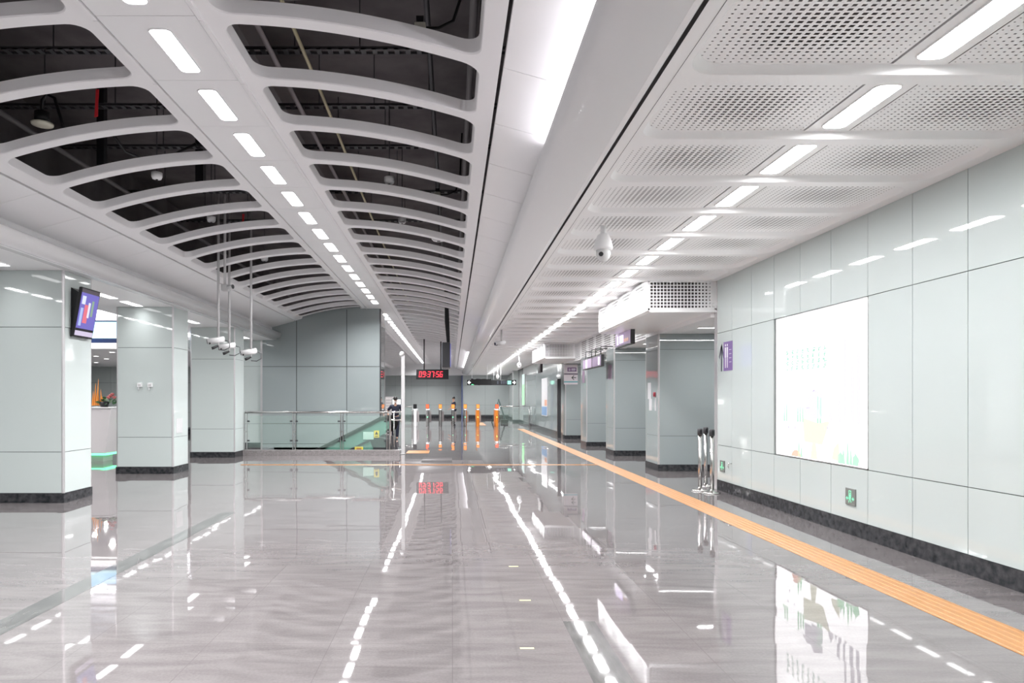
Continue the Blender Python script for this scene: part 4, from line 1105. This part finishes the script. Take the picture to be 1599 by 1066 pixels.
# pendant lamp, ribbons
c = at(66, 190, 8.2)
o = thing('pendant_lamp', 'black unlit pendant lamp with cream lens hanging in the near left vault', 'pendant lamp', c)
MB().lathe([(.04, .12), (.085, .11), (.085, -.01)], c, 20).build('shade', BLACK, o)
MB().lathe([(.085, -.01), (.125, -.02), (.12, -.04), (.05, -.05)], c, 20).build('lens', mat('cream_lens', (.65, .63, .52), .4), o)
MB().tube([(c[0], c[1], c[2] + .12), (c[0], c[1], c[2] + .26), (c[0] + .06, c[1], c[2] + .33), (c[0] + .15, c[1], c[2] + .28), (c[0] + .22, c[1], c[2] + .05), (c[0] + .30, c[1], c[2] - .2)], .02, 8).build('cable', BLACK, o)
c = at(152, 140, 7.35)
o = MB().prism([(c[0] - .012, c[2]), (c[0] + .022, c[2]), (c[0] + .014, c[2] - .15), (c[0] + .010, c[2] - .29), (c[0] - .028, c[2] - .30), (c[0] - .018, c[2] - .15)], 7.34, 7.345, 'y').build('ribbon', RED)
tag(o, 'red ribbon hanging in the near left vault opening', 'ribbon')
c = at(380, 334, 12.1)
o = MB().prism([(c[0] - .02, c[2]), (c[0] + .02, c[2]), (c[0] + .01, c[2] - .12), (c[0] + .02, c[2] - .2), (c[0] - .005, c[2] - .17), (c[0] - .04, c[2] - .2), (c[0] - .02, c[2] - .1)], 12.1, 12.105, 'y').build('ribbon', RED)
tag(o, 'small red ribbon farther down the left vault opening', 'ribbon')
# ------------------------------------------------------------------ plenum services
def pipe(pts, r, m, label, name='pipe'):
    tag(MB().tube(pts, r, 10).build(name, m), label, 'pipe')
pipe([(-1.46, 3, 5.02), (-1.46, 7.6, 5.02), (-1.50, 12.5, 5.0), (-1.52, 24, 5.0)], .018, mat('yellow_pipe', (.42, .38, .25), .5), 'thin pale yellow pipe above the right vault openings')
pipe([(-5.55, 2, 5.12), (-5.5, 24, 5.12)], .035, PIPE, 'grey pipe above the outer edge of left vault')
pipe([(.20, 1, 5.2), (.20, 24, 5.2)], .04, PIPE, 'grey pipe above the outer edge of right vault')
pipe([(-.25, 1, 5.47), (-.25, 24, 5.47)], .03, DARKM, 'dark pipe above the right vault beside the grey one')
pipe([(-1.85, 3, 5.15), (-1.85, 24, 5.15)], .028, DUCT, 'pale pipe beside the light strip above right vault')
pipe([(-1.8, 6.4, 5.35), (-1.3, 6.35, 5.36), (-1.05, 6.3, 5.40), (-1.0, 6.4, 5.6)], .03, PIPE, 'bent grey conduit above the near right vault opening')
pipe([(-4.6, 6.2, 5.30), (-2.95, 6.25, 5.32)], .035, DUCT, 'pale cross pipe above the near left vault opening')
pipe([(-3.95, 9.2, 5.36), (-2.9, 9.3, 5.37)], .035, DUCT, 'pale cross pipe above the left vault past the pendant lamp')
pipe([(-4.55, 9.0, 5.2), (-4.45, 9.3, 4.98), (-4.2, 9.6, 4.92), (-3.9, 9.6, 5.05), (-3.6, 9.6, 5.2)], .02, BLACK, 'sagging black cable above the left vault', 'cable')
o = MB().box(-3.75, 2, 5.62, -2.3, 24, 6.0).build('air_duct', DUCT); tag(o, 'wide pale air duct above the light strip of the vault', 'duct')
o = MB().box(-5.0, 9.6, 4.9, -4.9, 9.7, 6.1).build('hanger_bar', BLACK); tag(o, 'black vertical hanger bar above the left vault', 'hanger bar')
o = MB().box(-3.95, 10.5, 4.85, -3.83, 10.62, 6.1).build('hanger_bar', BLACK); tag(o, 'black vertical hanger bar above the left vault nearer the duct', 'hanger bar')
for k, (Yt, zt) in enumerate(((7.3, 5.35), (8.65, 5.33), (10.1, 5.35), (12.3, 5.35), (14.3, 5.35))):
    mb = MB()
    mb.box(-5.9, Yt, zt, .6, Yt + .012, zt + .03).box(-5.9, Yt + .11, zt, .6, Yt + .122, zt + .03)
    x = -5.9
    while x < .6: mb.box(x, Yt, zt, x + .05, Yt + .122, zt + .012); x += .12
    for x in (-5.2, -4.3, -1.7, -1.0, -.3, .3): mb.box(x, Yt + .05, zt, x + .012, Yt + .062, 6.1)
    tag(mb.build('cable_tray', DARKM), 'dark ladder cable tray crossing above the vault openings, %s from the camera' % ORD[k], 'cable tray', 'cable trays')
# ------------------------------------------------------------------ right hanging signs
def box_sign(x, y0, y1, z0, z1, zt, label, facecol, faces):
    o = thing('hanging_sign', label, 'sign', (x, (y0 + y1) / 2, z0))
    MB().box(x - .045, y0, z0, x + .045, y1, z1, c=.006).build('housing', DARKM, o)
    MB().box(x - .05, y0 + .04, z0 + .03, x - .045, y1 - .02, z1 - .03).build('sign_face', facecol, o)
    for y in (y0 + .25, y1 - .25): MB().tube([(x, y, z1), (x, y, zt)] if zt > 0 else [(x, y, z1), (x, y, RSOF + .06), (4.66, y, RSOF + .06)], .015).build('hanger', DARKM, o)
    for (ya, yb, za, zb, m) in faces: MB().box(x - .054, ya, za, x - .0505, yb, zb).build('pictogram', m, o)
PF = mat('purple_sign_face', (.16, .13, .18), .25, emit=(.14, .10, .16), es=1)
WP = led('white_purple', (.75, .6, 1), 1.6)
box_sign(4.0, 15.1, 16.55, 2.84, 3.19, 3.2, 'purple hanging sign with white symbol under the nearer white bulkhead', PF,
         [(15.75, 16.1, 2.92, 3.10, WP), (16.2, 16.35, 2.9, 3.1, WP), (15.3, 15.7, 2.93, 3.0, led('sign_amber', (.5, .25, .2), .8))])
box_sign(4.3, 19.5, 20.75, 2.56, 2.90, -1, 'dark hanging sign with white bar between second and third right columns', PF, [(19.7, 19.85, 2.62, 2.84, WHLED)])
box_sign(4.3, 20.8, 22.2, 2.56, 2.90, -1, 'lilac hanging sign with a bright bar, just behind the dark one', mat('lilac_face', (.30, .24, .33), .25, emit=(.22, .17, .24), es=1), [(21.5, 21.7, 2.60, 2.86, WHLED)])
c0 = at(844, 581, 29.7); c1 = at(847.5, 567, 29.7)
box_sign((c0[0] + c1[0]) / 2, 29.7, 30.6, c0[2], c1[2], ZR, 'small black hanging sign past the farther white bulkhead', BLACK, [])
# sign board on the fourth right column
a, b = at(880.5, 600, 27.9), at(902, 569, 27.9)
sb = thing('column_sign', 'white direction board with purple plate and left arrow on the farthest right column', 'sign', ((a[0] + b[0]) / 2, 27.9, a[2]))
yq = 27.885
MB().box(a[0], yq, a[2], b[0], 27.9, b[2]).build('board', mat('board_white', (.72, .66, .70), .3), sb)
def bar(name, x0, y0_, x1, y1_, m, d=.004):
    p, q = at(x0, y1_, 27.9), at(x1, y0_, 27.9); MB().box(p[0], yq - d, p[2], q[0], yq, q[2]).build(name, m, sb)
bar('purple_plate', 886, 573.5, 900, 580, PURP)
for k in range(2): bar('numeral', 888 + k * 1.6, 575, 888.8 + k * 1.6, 579, mat('sign_pale', (0, 0, 0)), .006)
bar('lettering', 892, 575.3, 898.5, 577, mat('sign_pale', (0, 0, 0)), .006); bar('lettering', 892, 578, 898, 578.7, mat('sign_pale', (0, 0, 0)), .006)
bar('divider', 880.5, 583, 902, 584.6, mat('dark_purple', (.06, .03, .07), .4))
bar('teal_line', 880.5, 595, 902, 597, mat('teal', (.16, .42, .45), .4))
mb = MB(); ar = [(892, 589.5), (895.8, 585.8), (896.6, 586.6), (894.2, 589), (899.5, 589), (899.5, 590.1), (894.2, 590.1), (896.6, 592.6), (895.8, 593.3)]
mb.quad(*[(at(x, y, 27.9)[0], yq - .005, at(x, y, 27.9)[2]) for x, y in ar][::-1]); mb.build('left_arrow', BLACK, sb)
# purple plates and notices on the side faces of the columns
for k, (Yc, y0, y1, z0, z1, lab) in enumerate(((19.5, 19.75, 20.2, 2.2, 2.62, 'purple square sign on the side of the second right column'), (23.5, 23.8, 24.2, 2.2, 2.62, 'purple square sign on the side of the third right column'))):
    tag(MB().box(4.612, y0, z0, 4.62, y1, z1).build('wall_sign', mat('muted_purple', (.28, .20, .28), .3)), lab, 'sign')
PAPER = mat('grey_paper', (.55, .55, .57), .5)
for (y0, y1, z0, z1, lab) in ((15.85, 16.1, 1.62, 2.0, 'grey notice high on the side of the nearest right column'), (15.78, 16.0, 1.35, 1.62, 'white paper on the side of the nearest right column, above the lower joint'),
                              (15.45, 15.55, 1.35, 1.65, 'narrow white paper near the front edge of the nearest right column')):
    tag(MB().box(4.615, y0, z0, 4.62, y1, z1).build('paper_notice', PAPER), lab, 'notice')
tag(MB().lathe([(.03, -.05), (.036, 0), (.03, .05)], (4.60, 15.52, 1.72), 10).build('alarm_button', mat('dark_red', (.28, .03, .05), .5)), 'small red alarm on the side edge of the nearest right column', 'alarm')
# door post, far lit panel and posters on the right
dp = MB().box(4.42, 28.6, 0, 4.56, 28.75, 2.48, c=.01).build('door_post', DARKM); tag(dp, 'dark upright post in front of the far glass wall by the farthest column', 'post')
lp = thing('green_lightbox', 'tall glowing green light panel far along the right wall', 'lightbox', (4.70, 44.8, 1.26))
MB().box(4.66, 44.0, 1.24, 4.722, 45.35, 3.28).build('frame', ALU, lp)
MB().box(4.65, 44.05, 1.28, 4.66, 45.35, 2.6).build('lower_panel', led('panel_green', (.42, 1, .48), 1.0), lp)
MB().box(4.65, 44.05, 2.6, 4.66, 45.35, 3.25).build('upper_panel', led('panel_mint', (.7, .95, .88), .85), lp)
ps = thing('poster_board', 'tall white and blue poster on the far right glass wall', 'poster', (4.71, 34.7, .78))
MB().box(4.69, 33.7, .78, 4.722, 35.8, 2.7).build('board', mat('poster_white', (.80, .80, .82), .3), ps)
MB().box(4.685, 33.8, .82, 4.69, 35.7, 1.25).build('blue_field', mat('poster_blue', (.22, .40, .66), .3), ps)
MB().box(4.685, 33.8, 1.3, 4.69, 34.6, 1.6).build('orange_field', mat('poster_orange', (.8, .4, .25), .3), ps)
